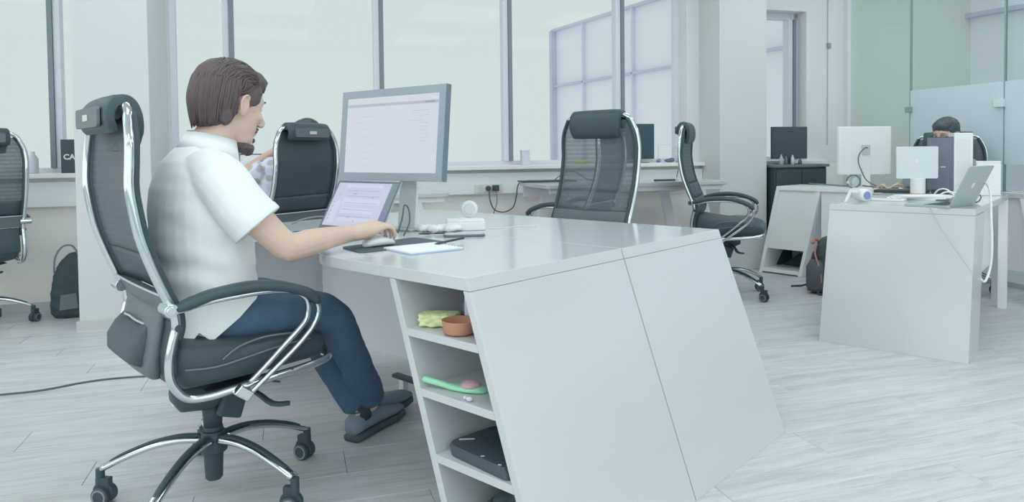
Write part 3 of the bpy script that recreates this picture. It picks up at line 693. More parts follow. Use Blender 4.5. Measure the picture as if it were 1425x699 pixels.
    for y, s_, bw in ((-.165, .90, .0), (-.158, .97, .0), (-.10, 1.0, -.004), (0, 1.0, -.008), (.10, 1.0, -.004), (.158, .97, .0), (.165, .90, .0)):
        rings.append([V3(cx_+(p.x-cx_)*s_+bw, y*(1.0 if p.z > 1.12 else .95), cz_+(p.z-cz_)*s_+L) for p in ring])
    loft(bm, rings); hd = obj('headrest', bm, M_leather, t, smooth=True)
    m_ = hd.modifiers.new('es', 'EDGE_SPLIT'); m_.split_angle = math.radians(60)
    bm = BM(); box(bm, -.3300, -.3272, -.028, .028, 1.168+L, 1.186+L); obj('tag', bm, mat('metal_tag', col(190, 194, 192), .35), hd, bevel=.001)
    bm = BM(); sheetm = rrect(.27, .055, .012, 4); loft(bm, [[(-.3270, y, 1.177+z+L) for y, z in sheetm], [(-.3190, y, 1.177+z+L) for y, z in sheetm]]); obj('rear_plate', bm, M_leather_g, hd)
    return t
TH_C = math.radians(41.7)
chair_man = make_chair('black leather and mesh high back chair the man in white polo sits on', (-.955, 2.225, 0), TH_C)
c2c = (0.49, 3.96)   # point of the back of the central chair
a2 = math.atan2(-V.y, -V.x)
make_chair('mesh high back chair facing us, pushed up behind the big white desk in the centre', (c2c[0]+.28*math.cos(a2), c2c[1]+.28*math.sin(a2), 0), a2, lift=.055, mesh=M_mesh_c, pouch=False, star=20, drop=.06, lumbar=False)
make_chair('mesh high back chair in side view facing left, seen through the central chair back', (.43, 4.90, 0), math.radians(152), lift=.03, mesh=M_mesh_l, pouch=False, star=50, lumbar=False)
make_chair('black high back chair standing alone in side view before the right column', (1.55, 5.22, 0), math.radians(-22), lift=.035, pouch=False, star=-22+22+40)
make_chair('mesh high back chair cut off by the left picture edge', (-3.40, 4.42, 0), math.radians(140), lift=.01, mesh=M_mesh_l, pouch=False, star=-42-140)
make_chair('black high back chair the seated woman leans back in', (-1.49, 4.50, 0), math.radians(150), lift=.02, pouch=False, dark_back=True)
make_chair('dark high back chair behind the right monitors that the man with glasses sits on', (3.25, 5.36, 0), math.radians(-128), lift=-.055, pouch=False)
# ================================================================== PEOPLE
def limb(bm, pts, rs, n=14, k=4, flat=1.0): tube(bm, pts, rs, n, k=k, flat=flat)
def head_shape(bm, M, beard=False):
    """M: head frame, +x face, +z crown, origin between the ears, metres"""
    def e(c, r, R=None, sub=3):
        mt = M @ Matrix.Translation(c) @ (R or Matrix.Identity(4)) @ Matrix.Diagonal((*r, 1)); bmesh.ops.create_icosphere(bm, subdivisions=sub, radius=1.0, matrix=mt)
    e((-.018, 0, .035), (.096, .074, .088)); e((.022, 0, .025), (.070, .066, .080)); e((.030, 0, -.035), (.058, .058, .075))
    e((.040, 0, -.078), (.048, .046, .034)); e((.074, 0, -.098), (.020, .024, .020)); e((.066, 0, .036), (.026, .052, .018))
    e((.062, .033, -.012), (.026, .022, .020)); e((.062, -.033, -.012), (.026, .022, .020))          # cheekbones
    e((-.02, 0, -.06), (.055, .052, .06))
    P = [M @ Vector(p) for p in ((.084, 0, .030), (.094, 0, .008), (.106, 0, -.012), (.114, 0, -.024))]; tube(bm, P, [.008, .009, .011, .012], 10)
    e((.108, 0, -.027), (.012, .011, .008)); e((.100, .010, -.028), (.010, .007, .007)); e((.100, -.010, -.028), (.010, .007, .007))
    e((.088, 0, -.052), (.010, .024, .006)); e((.086, 0, -.062), (.010, .021, .006)); e((.075, 0, -.055), (.018, .030, .022))
    for s in (-1, 1):
        R = Matrix.Rotation(s*.35, 4, 'Z')
        e((-.004, s*.079, -.002), (.017, .007, .031), R); 
        tube(bm, [M @ Vector(p) for p in ((.008, s*.076, .014), (.004, s*.087, .027), (-.010, s*.093, .028), (-.020, s*.093, .012), (-.016, s*.089, -.010), (-.004, s*.082, -.028), (.004, s*.076, -.030))], [.004, .0045, .005, .005, .0045, .005, .004], 8, k=2)
def eyes(t, M, m=None):
    for s in (-1, 1):
        bm = BM(); ball(bm, M @ Vector((.0725, s*.030, .014)), .0105, 2); obj('eye', bm, mat('eye_white', col(205, 212, 214), .2), t, smooth=True)
        bm = BM(); ball(bm, M @ Vector((.0800, s*.0302, .0135)), .0045, 2); obj('iris', bm, mat('dark_iris', col(60, 66, 70), .2), t, smooth=True)
        bm = BM(); tube(bm, [M @ Vector(p) for p in ((.088, s*.014, .036), (.090, s*.030, .041), (.079, s*.048, .038))], [.003, .004, .002], 6, k=2, flat=.6); obj('eyebrow', bm, M_hair, t, smooth=True)
def hand(bm, M, side=1, curl=1.0):
    """M: frame at the wrist, +x to the fingers, +z back of hand; thumb on +y*side"""
    P = lambda *p: M @ Vector(p)
    R_ = []
    for x, w_, h, z in ((-.012, .027, .021, 0), (.015, .032, .024, -.002), (.045, .040, .023, -.003), (.075, .042, .018, -.001), (.092, .038, .013, 0)):
        a = (M @ Vector((x, w_, z)))-(M @ Vector((x, 0, z))); b = (M @ Vector((x, 0, z+h)))-(M @ Vector((x, 0, z))); R_.append(ering(P(x, 0, z), a, b, 14, .8))
    loft(bm, R_)
    for i, (y, ln) in enumerate(((.030, .95), (.010, 1.05), (-.011, 1.0), (-.030, .80))):
        y *= side; b = [.25, .85, 1.35]; c = curl
        p0 = V3(.082, y, .001); a = .25*c; L1, L2_, L3_ = .040*ln, .026*ln, .020*ln
        p1 = p0+V3(math.cos(a)*L1, y*.06, -math.sin(a)*L1); a += .65*c; p2 = p1+V3(math.cos(a)*L2_, 0, -math.sin(a)*L2_); a += .45*c; p3 = p2+V3(math.cos(a)*L3_, 0, -math.sin(a)*L3_)
        tube(bm, [P(*(p0-V3(.02, 0, 0))), P(*p0), P(*p1), P(*p2), P(*p3)], [.009, .0095, .0088, .0080, .0062], 10, k=2)
        ball(bm, P(*p3), .0063, 2)
    T = [(.012, .020, -.004), (.040, .042, -.014), (.066, .046, -.024), (.086, .040, -.030)]
    tube(bm, [P(x, y*side, z) for x, y, z in T], [.013, .0125, .0098, .0078], 10, k=2); ball(bm, P(T[-1][0], T[-1][1]*side, T[-1][2]), .0080, 2)
def hframe(o, x, z):
    x = Vector(x).normalized(); z = Vector(z); z = (z-x*z.dot(x)).normalized(); y = z.cross(x)
    return Matrix(((x.x, y.x, z.x, o[0]), (x.y, y.y, z.y, o[1]), (x.z, y.z, z.z, o[2]), (0, 0, 0, 1)))
def rotM(o, yaw=0, pitch=0, roll=0, s=1.0):
    return Matrix.Translation(o) @ Matrix.Rotation(yaw, 4, 'Z') @ Matrix.Rotation(pitch, 4, 'Y') @ Matrix.Rotation(roll, 4, 'X') @ Matrix.Scale(s, 4)

# ------------------------------------------------------------------ the man at the near desk (frame: x forward, y to his left)
man = thing('person', 'man in white polo and navy jeans seated at the near desk, hand on mouse', 'person', (-.955, 2.225, 0), TH_C)
HM = rotM((.082, .008, 1.222), math.radians(10), math.radians(15), math.radians(0), 1.07)
WR = V3(.404, -.192, .805); EL = V3(.140, -.272, .786)
hand_M = hframe(WR, (.105, .002, .022), (0.05, -.10, 1)) @ Matrix.Scale(1.10, 4)
LW = V3(.100, .185, .670)
def man_body():
    bm = BM()
    head_shape(bm, HM)
    # neck
    tube(bm, [(-.018, 0, 1.03), (.0, 0, 1.09), (.035, 0, 1.14), (.052, .002, 1.19)], [.075, .062, .058, .055], 18, k=3)
    # torso
    loft(bm, [ering((x, 0, z), (d, 0, 0), (0, w_, 0), 22, .85) for x, z, d, w_ in ((-.03, .50, .09, .14), (-.02, .56, .12, .165), (0, .66, .115, .15), (-.01, .78, .12, .155), (-.02, .90, .12, .17), (-.03, .98, .10, .165), (-.03, 1.03, .08, .12), (-.02, 1.07, .06, .08))])
    for s in (-1, 1):
        tube(bm, [(-.02, s*.09, 1.015), (-.015, s*.165, .99)], [.06, .062], 12)
    # right arm on the desk
    tube(bm, [(-.012, -.175, .985), (.045, -.225, .90), (.10, -.258, .83), EL], [.058, .050, .044, .041], 14, k=3)
    ball(bm, EL, .040, 2)
    tube(bm, [EL, (.215, -.248, .795), (.30, -.222, .802), WR+V3(.0, 0, 0)], [.041, .043, .035, .0245], 14, k=3)
    hand(bm, hand_M, side=1, curl=1.25)
    # left arm, hand on the thigh
    tube(bm, [(-.012, .175, .985), (-.01, .23, .90), (-.02, .245, .82), (-.03, .245, .755)], [.058, .050, .044, .040], 14, k=3)
    tube(bm, [(-.03, .245, .755), (.04, .225, .705), LW], [.040, .038, .025], 14, k=3)
    hand(bm, hframe(LW, (.35, -.8, -.30), (.4, -.1, 1)), side=-1, curl=.35)
    # legs under the trousers
    for s, kn, mid, an in ((-1, (.355, -.125, .515), (.465, -.05, .33), (.60, .06, .115)), (1, (.36, .13, .515), (.44, .10, .32), (.545, .055, .10))):
        tube(bm, [(-.02, s*.085, .565), (.17, kn[1], .55), kn, mid, an], [.075, .066, .052, .045, .034], 12, k=3)
    return remeshed(bm, .0045, 3, 'body')
body = obj('body', man_body(), M_skin, man)
eyes(man, HM)
# beard and moustache
bm = BM()
for c, r in (((.074, 0, -.106), (.025, .026, .018)), ((.052, .020, -.106), (.026, .018, .014)), ((.052, -.020, -.106), (.026, .018, .014)), ((.084, 0, -.114), (.014, .018, .013)), ((.090, 0, -.080), (.006, .013, .008))):
    bmesh.ops.create_icosphere(bm, subdivisions=3, radius=1.0, matrix=HM @ Matrix.Translation(c) @ Matrix.Diagonal((*r, 1)))
for s in (-1, 1): tube(bm, [HM @ Vector(p) for p in ((.0935, s*.003, -.043), (.090, s*.016, -.046), (.080, s*.028, -.058))], [.0035, .005, .003], 8, k=2)
obj('beard', remeshed(bm, .003, 2, 'beard', disp=.003, dscale=.012), M_hair, man)
# hair: a cap with combed-back locks
def hair_pt(a, h, lift=0.0):
    """a: angle round the head (0 face, pi back); h: 0 crown .. 1 rim"""
    t = h*1.30
    x = -.014+(.100+lift)*math.sin(t)*math.cos(a) if math.cos(a) > 0 else -.014+(.108+lift)*math.sin(t)*math.cos(a)
    y = (.083+lift)*math.sin(t)*math.sin(a); z = .040+(.100+lift)*math.cos(t)
    return V3(x, y, z)
bm = BM()
e_ = lambda c, r: bmesh.ops.create_icosphere(bm, subdivisions=3, radius=1.0, matrix=HM @ Matrix.Translation(c) @ Matrix.Diagonal((*r, 1)))
e_((-.022, 0, .058), (.104, .082, .082)); e_((-.045, 0, .012), (.078, .074, .075)); e_((.030, 0, .088), (.060, .064, .042)); e_((-.055, 0, -.035), (.052, .060, .055))
e_((.052, 0, .098), (.040, .052, .022))
for s in (-1, 1): e_((.022, s*.058, .045), (.034, .022, .040)); e_((.012, s*.066, .020), (.014, .012, .022)); e_((-.040, s*.058, -.02), (.024, .020, .05))
cap = remeshed(bm, .0045, 2, 'hair', disp=.002, dscale=.02)
# carve by shape only: the cap sits behind the hairline
hair = obj('hair', cap, M_hair, man)
rnd = random.Random(3)
bm = BM()
for i in range(230):
    sd = rnd.choice((-1, 1)); g_ = rnd.random()
    # start on the top or the forehead line, sweep back and down
    x0 = .085-.17*g_; y0 = sd*rnd.uniform(.0, .066)*(1 if g_ > .1 else .8)
    pts = []
    for k_ in range(7):
        q = k_/6
        ang = math.atan2(y0*1.2, x0+.02)
        x = x0-(.085+.05*rnd.random())*q-.01*q*q
        y = y0+sd*.030*q*(1+.3*math.sin(3*q+i))
        # project on the cap ellipsoid
        zt = 1-((x+.020)/.106)**2-(y/.084)**2
        if zt > .04: z = .050+.090*math.sqrt(zt)
        else:
            z = .050+.090*.2-.11*(q-.45)*(1 if q > .45 else 0)
            f_ = math.sqrt(((x+.020)/.106)**2+(y/.084)**2)/.985; x = (x+.020)/f_-.020; y = y/f_
        pts.append(HM @ V3(x, y, z-.0025+.004*rnd.random()))
    tube(bm, pts, [.0025, .0042, .0052, .0055, .005, .004, .0015], 6, k=2, flat=.55)
for i in range(150):   # locks down the back and the sides to the collar
    a = rnd.uniform(-1, 1)*1.50; ca, sa = -math.cos(a), math.sin(a)
    pts = []; h0 = rnd.uniform(.06, .10); h1 = -.082+.05*(abs(a)/1.7)**2+rnd.uniform(-.012, .012)
    for k_ in range(6):
        q = k_/5; z = h0+(h1-h0)*q
        rx = .106-.030*max(0, -z/.08)**1.2-(.02*max(0, z-.06)/.04); ry = .084-.020*max(0, -z/.08)-(.016*max(0, z-.06)/.04)
        pts.append(HM @ V3(-.022+rx*ca+.012*q*abs(sa)-.006*q, ry*sa*1.0, z))
    tube(bm, pts, [.003, .0052, .0058, .0055, .0042, .0012], 6, k=2, flat=.55)
lk = obj('hair_locks', bm, M_hair, man, smooth=True); lk['kind'] = 'stuff'
# polo shirt
def man_shirt():
    bm = BM()
    R_ = []
    for x, z, d, w_, tilt in ((-.020, .565, .120, .192, .055), (-.012, .60, .134, .190, .045), (-.010, .66, .140, .180, .02), (-.014, .74, .142, .180, 0), (-.020, .83, .143, .188, 0), (-.028, .91, .136, .198, 0), (-.036, .97, .118, .200, 0), (-.038, 1.015, .100, .185, 0), (-.036, 1.05, .088, .135, .0), (-.028, 1.085, .078, .085, .01), (-.018, 1.105, .070, .070, .012)):
        R_.append([V3(p.x, p.y, p.z+tilt*(p.x-x)/d) for p in ering((x, 0, z), (d, 0, 0), (0, w_, 0), 28, .88)])
    loft(bm, R_)
    # shoulders and short sleeves
    tube(bm, [(-.03, -.08, 1.02), (-.018, -.175, .99), (.015, -.215, .925), (.060, -.243, .862)], [.075, .080, .078, .080], 18, k=3)
    tube(bm, [(-.03, .08, 1.02), (-.018, .175, .99), (.008, .225, .925), (.030, .255, .860)], [.075, .080, .078, .080], 18, k=3)
    me = remeshed(bm, .006, 4, 'shirt')
    def f_(p, n):
        # drapes: soft diagonal folds at waist, small near the shoulders
        k = max(0, min(1, (1.0-p.z)/.25))
        fold = math.sin(p.z*52+p.x*22+3*noise.noise(p*7))*.5+noise.noise(V3(p.x*9, p.y*9, p.z*22))*1.1
        return .0048*k*fold
    push(me, f_)
    return me
shirt = obj('polo_shirt', man_shirt(), M_shirt, man)
# sleeve hem
ax = V3(.045, -.028, -.063).normalized(); u_ = ax.orthogonal().normalized(); w2 = ax.cross(u_); c_ = V3(.060, -.243, .862)
bm = BM(); loft(bm, [ering(c_+ax*q, u_*r, w2*r, 24) for q, r in ((-.022, .0805), (-.002, .0815), (.002, .0785), (-.004, .0755))], cap=False)
obj('sleeve_hem', bm, M_shirt, man, smooth=True)
# collar
bm = BM(); rg = []
for q in range(4):
    ring = []
    for i in range(28):
        a = 2*PI*i/28; ca, sa = math.cos(a), math.sin(a)
        r0 = [.060, .072, .090, .084][q]; zz = [1.098, 1.128, 1.078, 1.070][q]
        x = .006+r0*1.02*ca+(.012 if q == 1 else 0); y = r0*sa*[1.0, .98, 1.06, 1.04][q]; z = zz-.016*ca-(.030*max(0, ca)**3 if q > 1 else 0)
        ring.append((x, y, z))
    rg.append(ring)
loft(bm, rg, cap=False, closed=True); cl = obj('collar', bm, M_shirt, man, smooth=True)
# shirt tails over the trousers on his right side
for sy in (-1, 1):
    for pl_ in (((-.150, .63), (-.098, .64), (-.094, .566), (-.119, .533), (-.150, .565)), ((-.106, .64), (.085, .67), (.070, .636), (.020, .588), (-.062, .530), (-.102, .566))):
        bm = BM(); o_, i_ = [], []
        for x, z in pl_:
            yy = .194-.25*max(0, abs(x)-.09)
            o_.append(bm.verts.new((x, sy*(yy+.004), z))); i_.append(bm.verts.new((x, sy*(yy-.003), z)))
        bm.faces.new(o_); bm.faces.new(i_[::-1]); n_ = len(o_)
        for i in range(n_): bm.faces.new((o_[i], i_[i], i_[(i+1) % n_], o_[(i+1) % n_]))
        obj('shirt_tail', bm, M_shirt, man, bevel=.002)
# trousers
def trousers():
    bm = BM()
    loft(bm, [ering((x, 0, z), (d, 0, 0), (0, w_, 0), 22, .8) for x, z, d, w_ in ((-.03, .535, .10, .155), (-.03, .56, .13, .178), (-.02, .62, .125, .175), (-.01, .66, .115, .168))])
    tube(bm, [(-.03, -.095, .575), (.08, -.110, .570), (.20, -.120, .562), (.31, -.125, .540), (.368, -.120, .500), (.425, -.085, .41), (.495, -.035, .30), (.572, .030, .185), (.592, .048, .155)], [.090, .088, .080, .070, .066, .060, .058, .057, .056], 18, k=4)
    tube(bm, [(-.03, .095, .575), (.08, .110, .570), (.20, .125, .562), (.31, .130, .540), (.368, .128, .500), (.41, .112, .41), (.46, .080, .28), (.520, .060, .160), (.532, .058, .140)], [.090, .088, .080, .070, .066, .058, .054, .052, .050], 18, k=4)
    me = remeshed(bm, .006, 3, 'trousers')
    def f_(p, n):
        k = .0035*(1 if p.x > .1 else .5)
        return k*(noise.noise(V3(p.x*14, p.y*10, p.z*26))*1.4+noise.noise(p*40)*.4)
    push(me, f_)
    return me
obj('jeans', trousers(), M_jeans, man)
# socks and shoes
M_sock = mat('black_sock', col(56, 68, 74), .9)
M_suede = mat('grey_blue_suede', col(112, 132, 146), .85, nscale=60, namt=.06, bump=.3, bscale=300)
M_sole = mat('dark_rubber_sole', col(66, 82, 92), .7)
def shoe(M, laces=True):
    P = lambda x, y, z: M @ V3(x, y, z)
    bm = BM(); prof = [(-.005, .028, .0), (.03, .034, .0), (.09, .033, .0), (.15, .040, .0), (.21, .046, 0), (.26, .036, 0), (.285, .012, 0)]
    def rg(x, w_, z0_, z1_, n=16, sq=.5): 
        zc, h = (z0_+z1_)/2, (z1_-z0_)/2
        return [P(x, w_*math.copysign(abs(math.cos(a))**sq, math.cos(a)), zc+h*math.copysign(abs(math.sin(a))**sq, math.sin(a))) for a in [2*PI*i/n for i in range(n)]]
    loft(bm, [rg(x, w_+.003, 0.0, .024) for x, w_, _ in prof]); s_ = obj('shoe_sole', bm, M_sole, man, smooth=True)
    bm = BM(); tops = [.082, .092, .086, .074, .056, .044, .030]
    loft(bm, [rg(x+.001, w_*.96, .020, tp, sq=.75) for (x, w_, _), tp in zip(prof, tops)]); loft(bm, [[P(.045+.048*math.cos(a), .030*math.sin(a), z) for a in [2*PI*i/16 for i in range(16)]] for z in (.06, .098)])
    sh = obj('shoe', bm, M_suede, man, smooth=True)
    bm = BM(); tube(bm, [P(.045+.046*math.cos(a), .030*math.sin(a), .098) for a in [2*PI*i/16 for i in range(16)]], .0045, 6, closed=True)
    obj('shoe_collar', bm, mat('dark_lining', col(74, 88, 98), .8), sh, smooth=True)
    if laces:
        bm = BM()
        for x in (.105, .125, .145): tube(bm, [P(x, -.024, .076-(x-.105)*.5), P(x+.004, 0, .086-(x-.105)*.55), P(x, .024, .076-(x-.105)*.5)], .0022, 6, k=2)
        tube(bm, [P(.105, 0, .088), P(.10, -.02, .104), P(.085, -.03, .112), P(.09, -.036, .09)], .002, 6, k=3); tube(bm, [P(.105, 0, .088), P(.115, .02, .10), P(.10, .035, .095)], .002, 6, k=3)
        obj('shoelaces', bm, M_sock, sh, smooth=True)
# left foot (nearer to us after the ankles cross) and right foot behind it
ML = Matrix.Translation((.512, .044, .004)) @ Matrix.Rotation(math.radians(23), 4, 'Z') @ Matrix.Rotation(math.radians(-1), 4, 'Y') @ Matrix.Scale(1.10, 4)
MR = Matrix.Translation((.585, .118, .016)) @ Matrix.Rotation(math.radians(18), 4, 'Z') @ Matrix.Rotation(math.radians(-3), 4, 'Y') @ Matrix.Scale(1.08, 4)
shoe(ML); shoe(MR)
for M, top in ((ML, (.522, .058, .19)), (MR, (.592, .06, .20))):
    bm = BM(); tube(bm, [M @ V3(.050, 0, .065), M @ V3(.046, 0, .100), top], [.040, .045, .046], 14); obj('sock', bm, M_sock, man, smooth=True)
# ring on his finger
bm = BM(); p_ = hand_M @ V3(.106, -.0115, -.006); d_ = (hand_M.to_3x3() @ V3(.95, 0, -.3)).normalized(); a_ = d_.orthogonal().normalized(); b2 = d_.cross(a_)
loft(bm, [ering(p_+d_*q, a_*.0102, b2*.0102, 16) for q in (-.0022, .0022)]); obj('ring', bm, mat('gold_ring', col(206, 196, 160), .25, metal=.6), man)

# ------------------------------------------------------------------ woman with her back to us
wo = thing('person', 'dark-haired woman in patterned blouse, mostly hidden by her black chair, head on hand', 'person', (-1.49, 4.50, .02), math.radians(150))
WM = rotM((-.115, -.14, 1.130), math.radians(5), math.radians(22), 0, 1.0)
bm = BM(); head_shape(bm, WM)
tube(bm, [(-.06, -.01, 1.0), (-.09, -.07, 1.05), (-.115, -.12, 1.09)], [.06, .05, .048], 14, k=2)
loft(bm, [ering((x, 0, z), (d, 0, 0), (0, w_, 0), 18, .85) for x, z, d, w_ in ((-.03, .50, .10, .15), (-.02, .60, .10, .14), (-.02, .76, .10, .13), (-.04, .90, .10, .15), (-.05, .97, .08, .13), (-.05, 1.02, .06, .08))])
tube(bm, [(-.04, .15, .95), (.07, .20, .87), (.22, .22, .83)], [.045, .04, .036], 12, k=2)
tube(bm, [(.22, .22, .83), (.12, .12, .96), (.01, .0, 1.07)], [.034, .032, .024], 12, k=2); hand(bm, hframe((.01, .0, 1.07), (-.4, -.3, 1), (.3, .6, .1)), 1, .5)
tube(bm, [(-.04, -.15, .95), (.08, -.20, .85), (.16, -.18, .80), (.34, -.10, .83)], [.045, .04, .036, .024], 12, k=2); hand(bm, hframe((.34, -.10, .83), (1, .2, 0), (0, 0, 1)), 1, .4)
for s in (-1, 1): tube(bm, [(-.02, s*.08, .56), (.18, s*.10, .55), (.38, s*.10, .53), (.42, s*.10, .30), (.40, s*.10, .06)], [.08, .075, .055, .045, .035], 12, k=2)
obj('body', remeshed(bm, .007, 2, 'body'), M_skin_f, wo)
eyes(wo, WM)
def hair_cap(M, t, m, long=False, dz=0.0):
    bm = BM(); e = lambda c, r: bmesh.ops.create_icosphere(bm, subdivisions=3, radius=1.0, matrix=M @ Matrix.Translation(c) @ Matrix.Diagonal((*r, 1)))
    e((-.022, 0, .058), (.104, .082, .082)); e((-.040, 0, .01), (.080, .076, .075)); e((.025, 0, .085), (.062, .066, .044))
    if long:
        e((-.07, 0, -.05), (.055, .07, .09)); e((-.085, 0, -.13), (.04, .06, .08))
    obj('hair', remeshed(bm, .006, 2, 'hair', disp=.004, dscale=.02), m, t)
hair_cap(WM, wo, M_hair_d)
def blouse_mat():
    m = mat('patterned_blouse', col(190, 198, 212), .8); nt = m.node_tree; b = nt.nodes['Principled BSDF']
    v = nt.nodes.new('ShaderNodeTexVoronoi'); v.inputs['Scale'].default_value = 13; tc = nt.nodes.new('ShaderNodeTexCoord'); nt.links.new(tc.outputs['Object'], v.inputs['Vector'])
    cr = nt.nodes.new('ShaderNodeValToRGB'); e = cr.color_ramp.elements; e[0].position = .30; e[0].color = (*col(150, 162, 182), 1); e[1].position = .40; e[1].color = (*col(192, 200, 214), 1)
    k = e.new(.18); k.color = (*col(158, 168, 132), 1); nt.links.new(v.outputs['Distance'], cr.inputs[0]); nt.links.new(cr.outputs[0], b.inputs['Base Color']); return m
bm = BM(); loft(bm, [ering((x, 0, z), (d, 0, 0), (0, w_, 0), 20, .88) for x, z, d, w_ in ((-.02, .54, .13, .18), (-.02, .62, .12, .16), (-.02, .76, .12, .15), (-.04, .90, .12, .165), (-.05, .97, .10, .155), (-.05, 1.03, .07, .10))])
tube(bm, [(-.04, .13, .96), (.06, .19, .88), (.17, .205, .805)], [.062, .062, .066], 14, k=2); tube(bm, [(-.04, -.13, .96), (.05, -.19, .87)], [.062, .06], 14)
loft(bm, [ering((x, .15, .80), (0, .13, 0), (0, 0, .07), 14) for x in (.08, .16, .26, .30)])
obj('blouse', remeshed(bm, .007, 3, 'blouse', disp=.004, dscale=.06), blouse_mat(), wo)
bm = BM()
for s in (-1, 1): tube(bm, [(-.03, s*.085, .565), (.18, s*.105, .56), (.38, s*.105, .54), (.43, s*.105, .30), (.41, s*.105, .09)], [.092, .085, .066, .056, .052], 14, k=2)
obj('trousers', remeshed(bm, .009, 2, 'tr'), M_hair_d, wo)
for s in (-1, 1):
    bm = BM(); loft(bm, [ering((x, s*.10, h), (0, w_, 0), (0, 0, h), 12, .7) for x, w_, h in ((.35, .025, .03), (.40, .035, .038), (.50, .04, .028), (.58, .03, .018), (.60, .012, .012))]); obj('shoe', bm, M_sole, wo, smooth=True)
# ------------------------------------------------------------------ man with glasses behind the right monitors
mg = thing('person', 'short-haired man with glasses, only forehead and hair visible behind the right monitors', 'person', (3.25, 5.36, 0), math.radians(-128))
GM = rotM((.04, .02, 1.148), math.radians(-22), math.radians(14), 0, 1.0)
bm = BM(); head_shape(bm, GM)
tube(bm, [(-.03, 0, .95), (-.01, 0, 1.02), (.02, 0, 1.08)], [.065, .056, .054], 14, k=2)
loft(bm, [ering((x, 0, z), (d, 0, 0), (0, w_, 0), 18, .85) for x, z, d, w_ in ((-.03, .50, .10, .15), (-.02, .60, .10, .14), (-.02, .76, .11, .15), (-.03, .90, .11, .17), (-.04, .96, .09, .15), (-.04, 1.0, .06, .08))])
for s in (-1, 1):
    tube(bm, [(-.03, s*.16, .93), (.02, s*.20, .80), (.04, s*.21, .68), (.15, s*.12, .58)], [.048, .042, .038, .026], 12, k=2); hand(bm, hframe((.15, s*.12, .58), (1, -.1*s, -.3), (0, 0, 1)), -s, .4)
    tube(bm, [(-.02, s*.08, .53), (.18, s*.10, .52), (.36, s*.10, .50), (.38, s*.10, .30), (.36, s*.10, .07)], [.08, .075, .055, .045, .035], 12, k=2)
obj('body', remeshed(bm, .007, 2, 'body'), M_skin_f, mg); eyes(mg, GM); hair_cap(GM, mg, M_hair_d)
bm = BM(); loft(bm, [ering((x, 0, z), (d, 0, 0), (0, w_, 0), 20, .88) for x, z, d, w_ in ((-.02, .52, .13, .18), (-.02, .62, .12, .165), (-.02, .76, .13, .17), (-.03, .90, .13, .19), (-.04, .97, .11, .17), (-.04, 1.01, .07, .10))])
for s in (-1, 1): tube(bm, [(-.03, s*.15, .94), (.02, s*.205, .84), (.03, s*.21, .76)], [.064, .06, .06], 14, k=2)
obj('t_shirt', remeshed(bm, .008, 3, 'ts', disp=.003, dscale=.07), mat('grey_shirt', col(120, 136, 146), .85), mg)
bm = BM()
for s in (-1, 1): tube(bm, [(-.03, s*.085, .535), (.18, s*.105, .53), (.36, s*.105, .51), (.39, s*.105, .30), (.37, s*.105, .10)], [.09, .085, .066, .056, .052], 14, k=2)
obj('trousers', remeshed(bm, .009, 2, 'tr'), M_jeans, mg)
for s in (-1, 1):
    bm = BM(); loft(bm, [ering((x, s*.10, h), (0, w_, 0), (0, 0, h), 12, .7) for x, w_, h in ((.31, .025, .03), (.36, .035, .038), (.46, .04, .028), (.54, .03, .018), (.56, .012, .012))]); obj('shoe', bm, M_sole, mg, smooth=True)
bm = BM()
for s in (-1, 1):
    tube(bm, [GM @ V3(.096-.004*math.sin(a)**2, s*(.032+.022*math.cos(a)), .012+.017*math.sin(a)) for a in [2*PI*i/16 for i in range(16)]], .0022, 6, closed=True)
    tube(bm, [GM @ V3(*p) for p in ((.093, s*.054, .016), (.05, s*.074, .018), (.0, s*.082, .014))], .0022, 6)
tube(bm, [GM @ V3(.098, -.010, .014), GM @ V3(.101, 0, .017), GM @ V3(.098, .010, .014)], .002, 6); obj('glasses', bm, M_black, mg, smooth=True)
# ================================================================== THINGS ON AND ABOUT THE DESKS
def dk(u, v, z=T_): return DC+U*u+V*v+V3(0, 0, z)
M_scr_w = emat('bright_screen', raw(200, 206, 216), 1.0); M_scr_g = emat('screen_window_chrome', raw(172, 176, 192), 1.0); M_scr_t = emat('screen_text', raw(182, 188, 200), 1.0)
M_scr_l = emat('laptop_screen', raw(188, 190, 212), 1.0); M_scr_l2 = emat('laptop_screen_panel', raw(196, 200, 222), 1.0); M_scr_p = emat('screen_sidebar', raw(112, 112, 156), 1.0); M_scr_d = emat('screen_desktop', raw(100, 128, 136), 1.0)
M_bezel = mat('brushed_bezel', col(136, 150, 160), .35, metal=.15, nscale=30, namt=.05, stretch=(1, 1, 12))
M_off = mat('dark_switched_off_screen', col(62, 78, 86), .22, spec=.5)
# monitor on the near desk.  local: x along the screen, y behind it, z up
A_, B_ = V3(-.762, 3.124, 0), V3(-.273, 2.761, 0); ex = (B_-A_).normalized(); MW = (B_-A_).length; mid = (A_+B_)/2
mon = thing('monitor', 'large aluminium framed monitor with bright screen on the near desk', 'monitor', (0, 0, 0)); mon.matrix_world = frame(V3(mid.x, mid.y, T_), ex, V3(-ex.y, ex.x, 0))
til = math.radians(5.5)
def mp(x, d, h):      # screen coordinates: h from the lower edge of the housing
    return (x, d*math.cos(til)+h*math.sin(til), .205-d*math.sin(til)+h*math.cos(til))
def mbox(x0, x1, d0, d1, h0, h1, bm=None):
    bm = bm or BM(); hexa(bm, [mp(x0, d0, h0), mp(x1, d0, h0), mp(x1, d1, h0), mp(x0, d1, h0), mp(x0, d0, h1), mp(x1, d0, h1), mp(x1, d1, h1), mp(x0, d1, h1)]); return bm
HH = .385; h_ = MW/2
obj('housing', mbox(-h_, h_, .002, .026, 0, HH), M_bezel, mon, bevel=.003)
bm = BM()
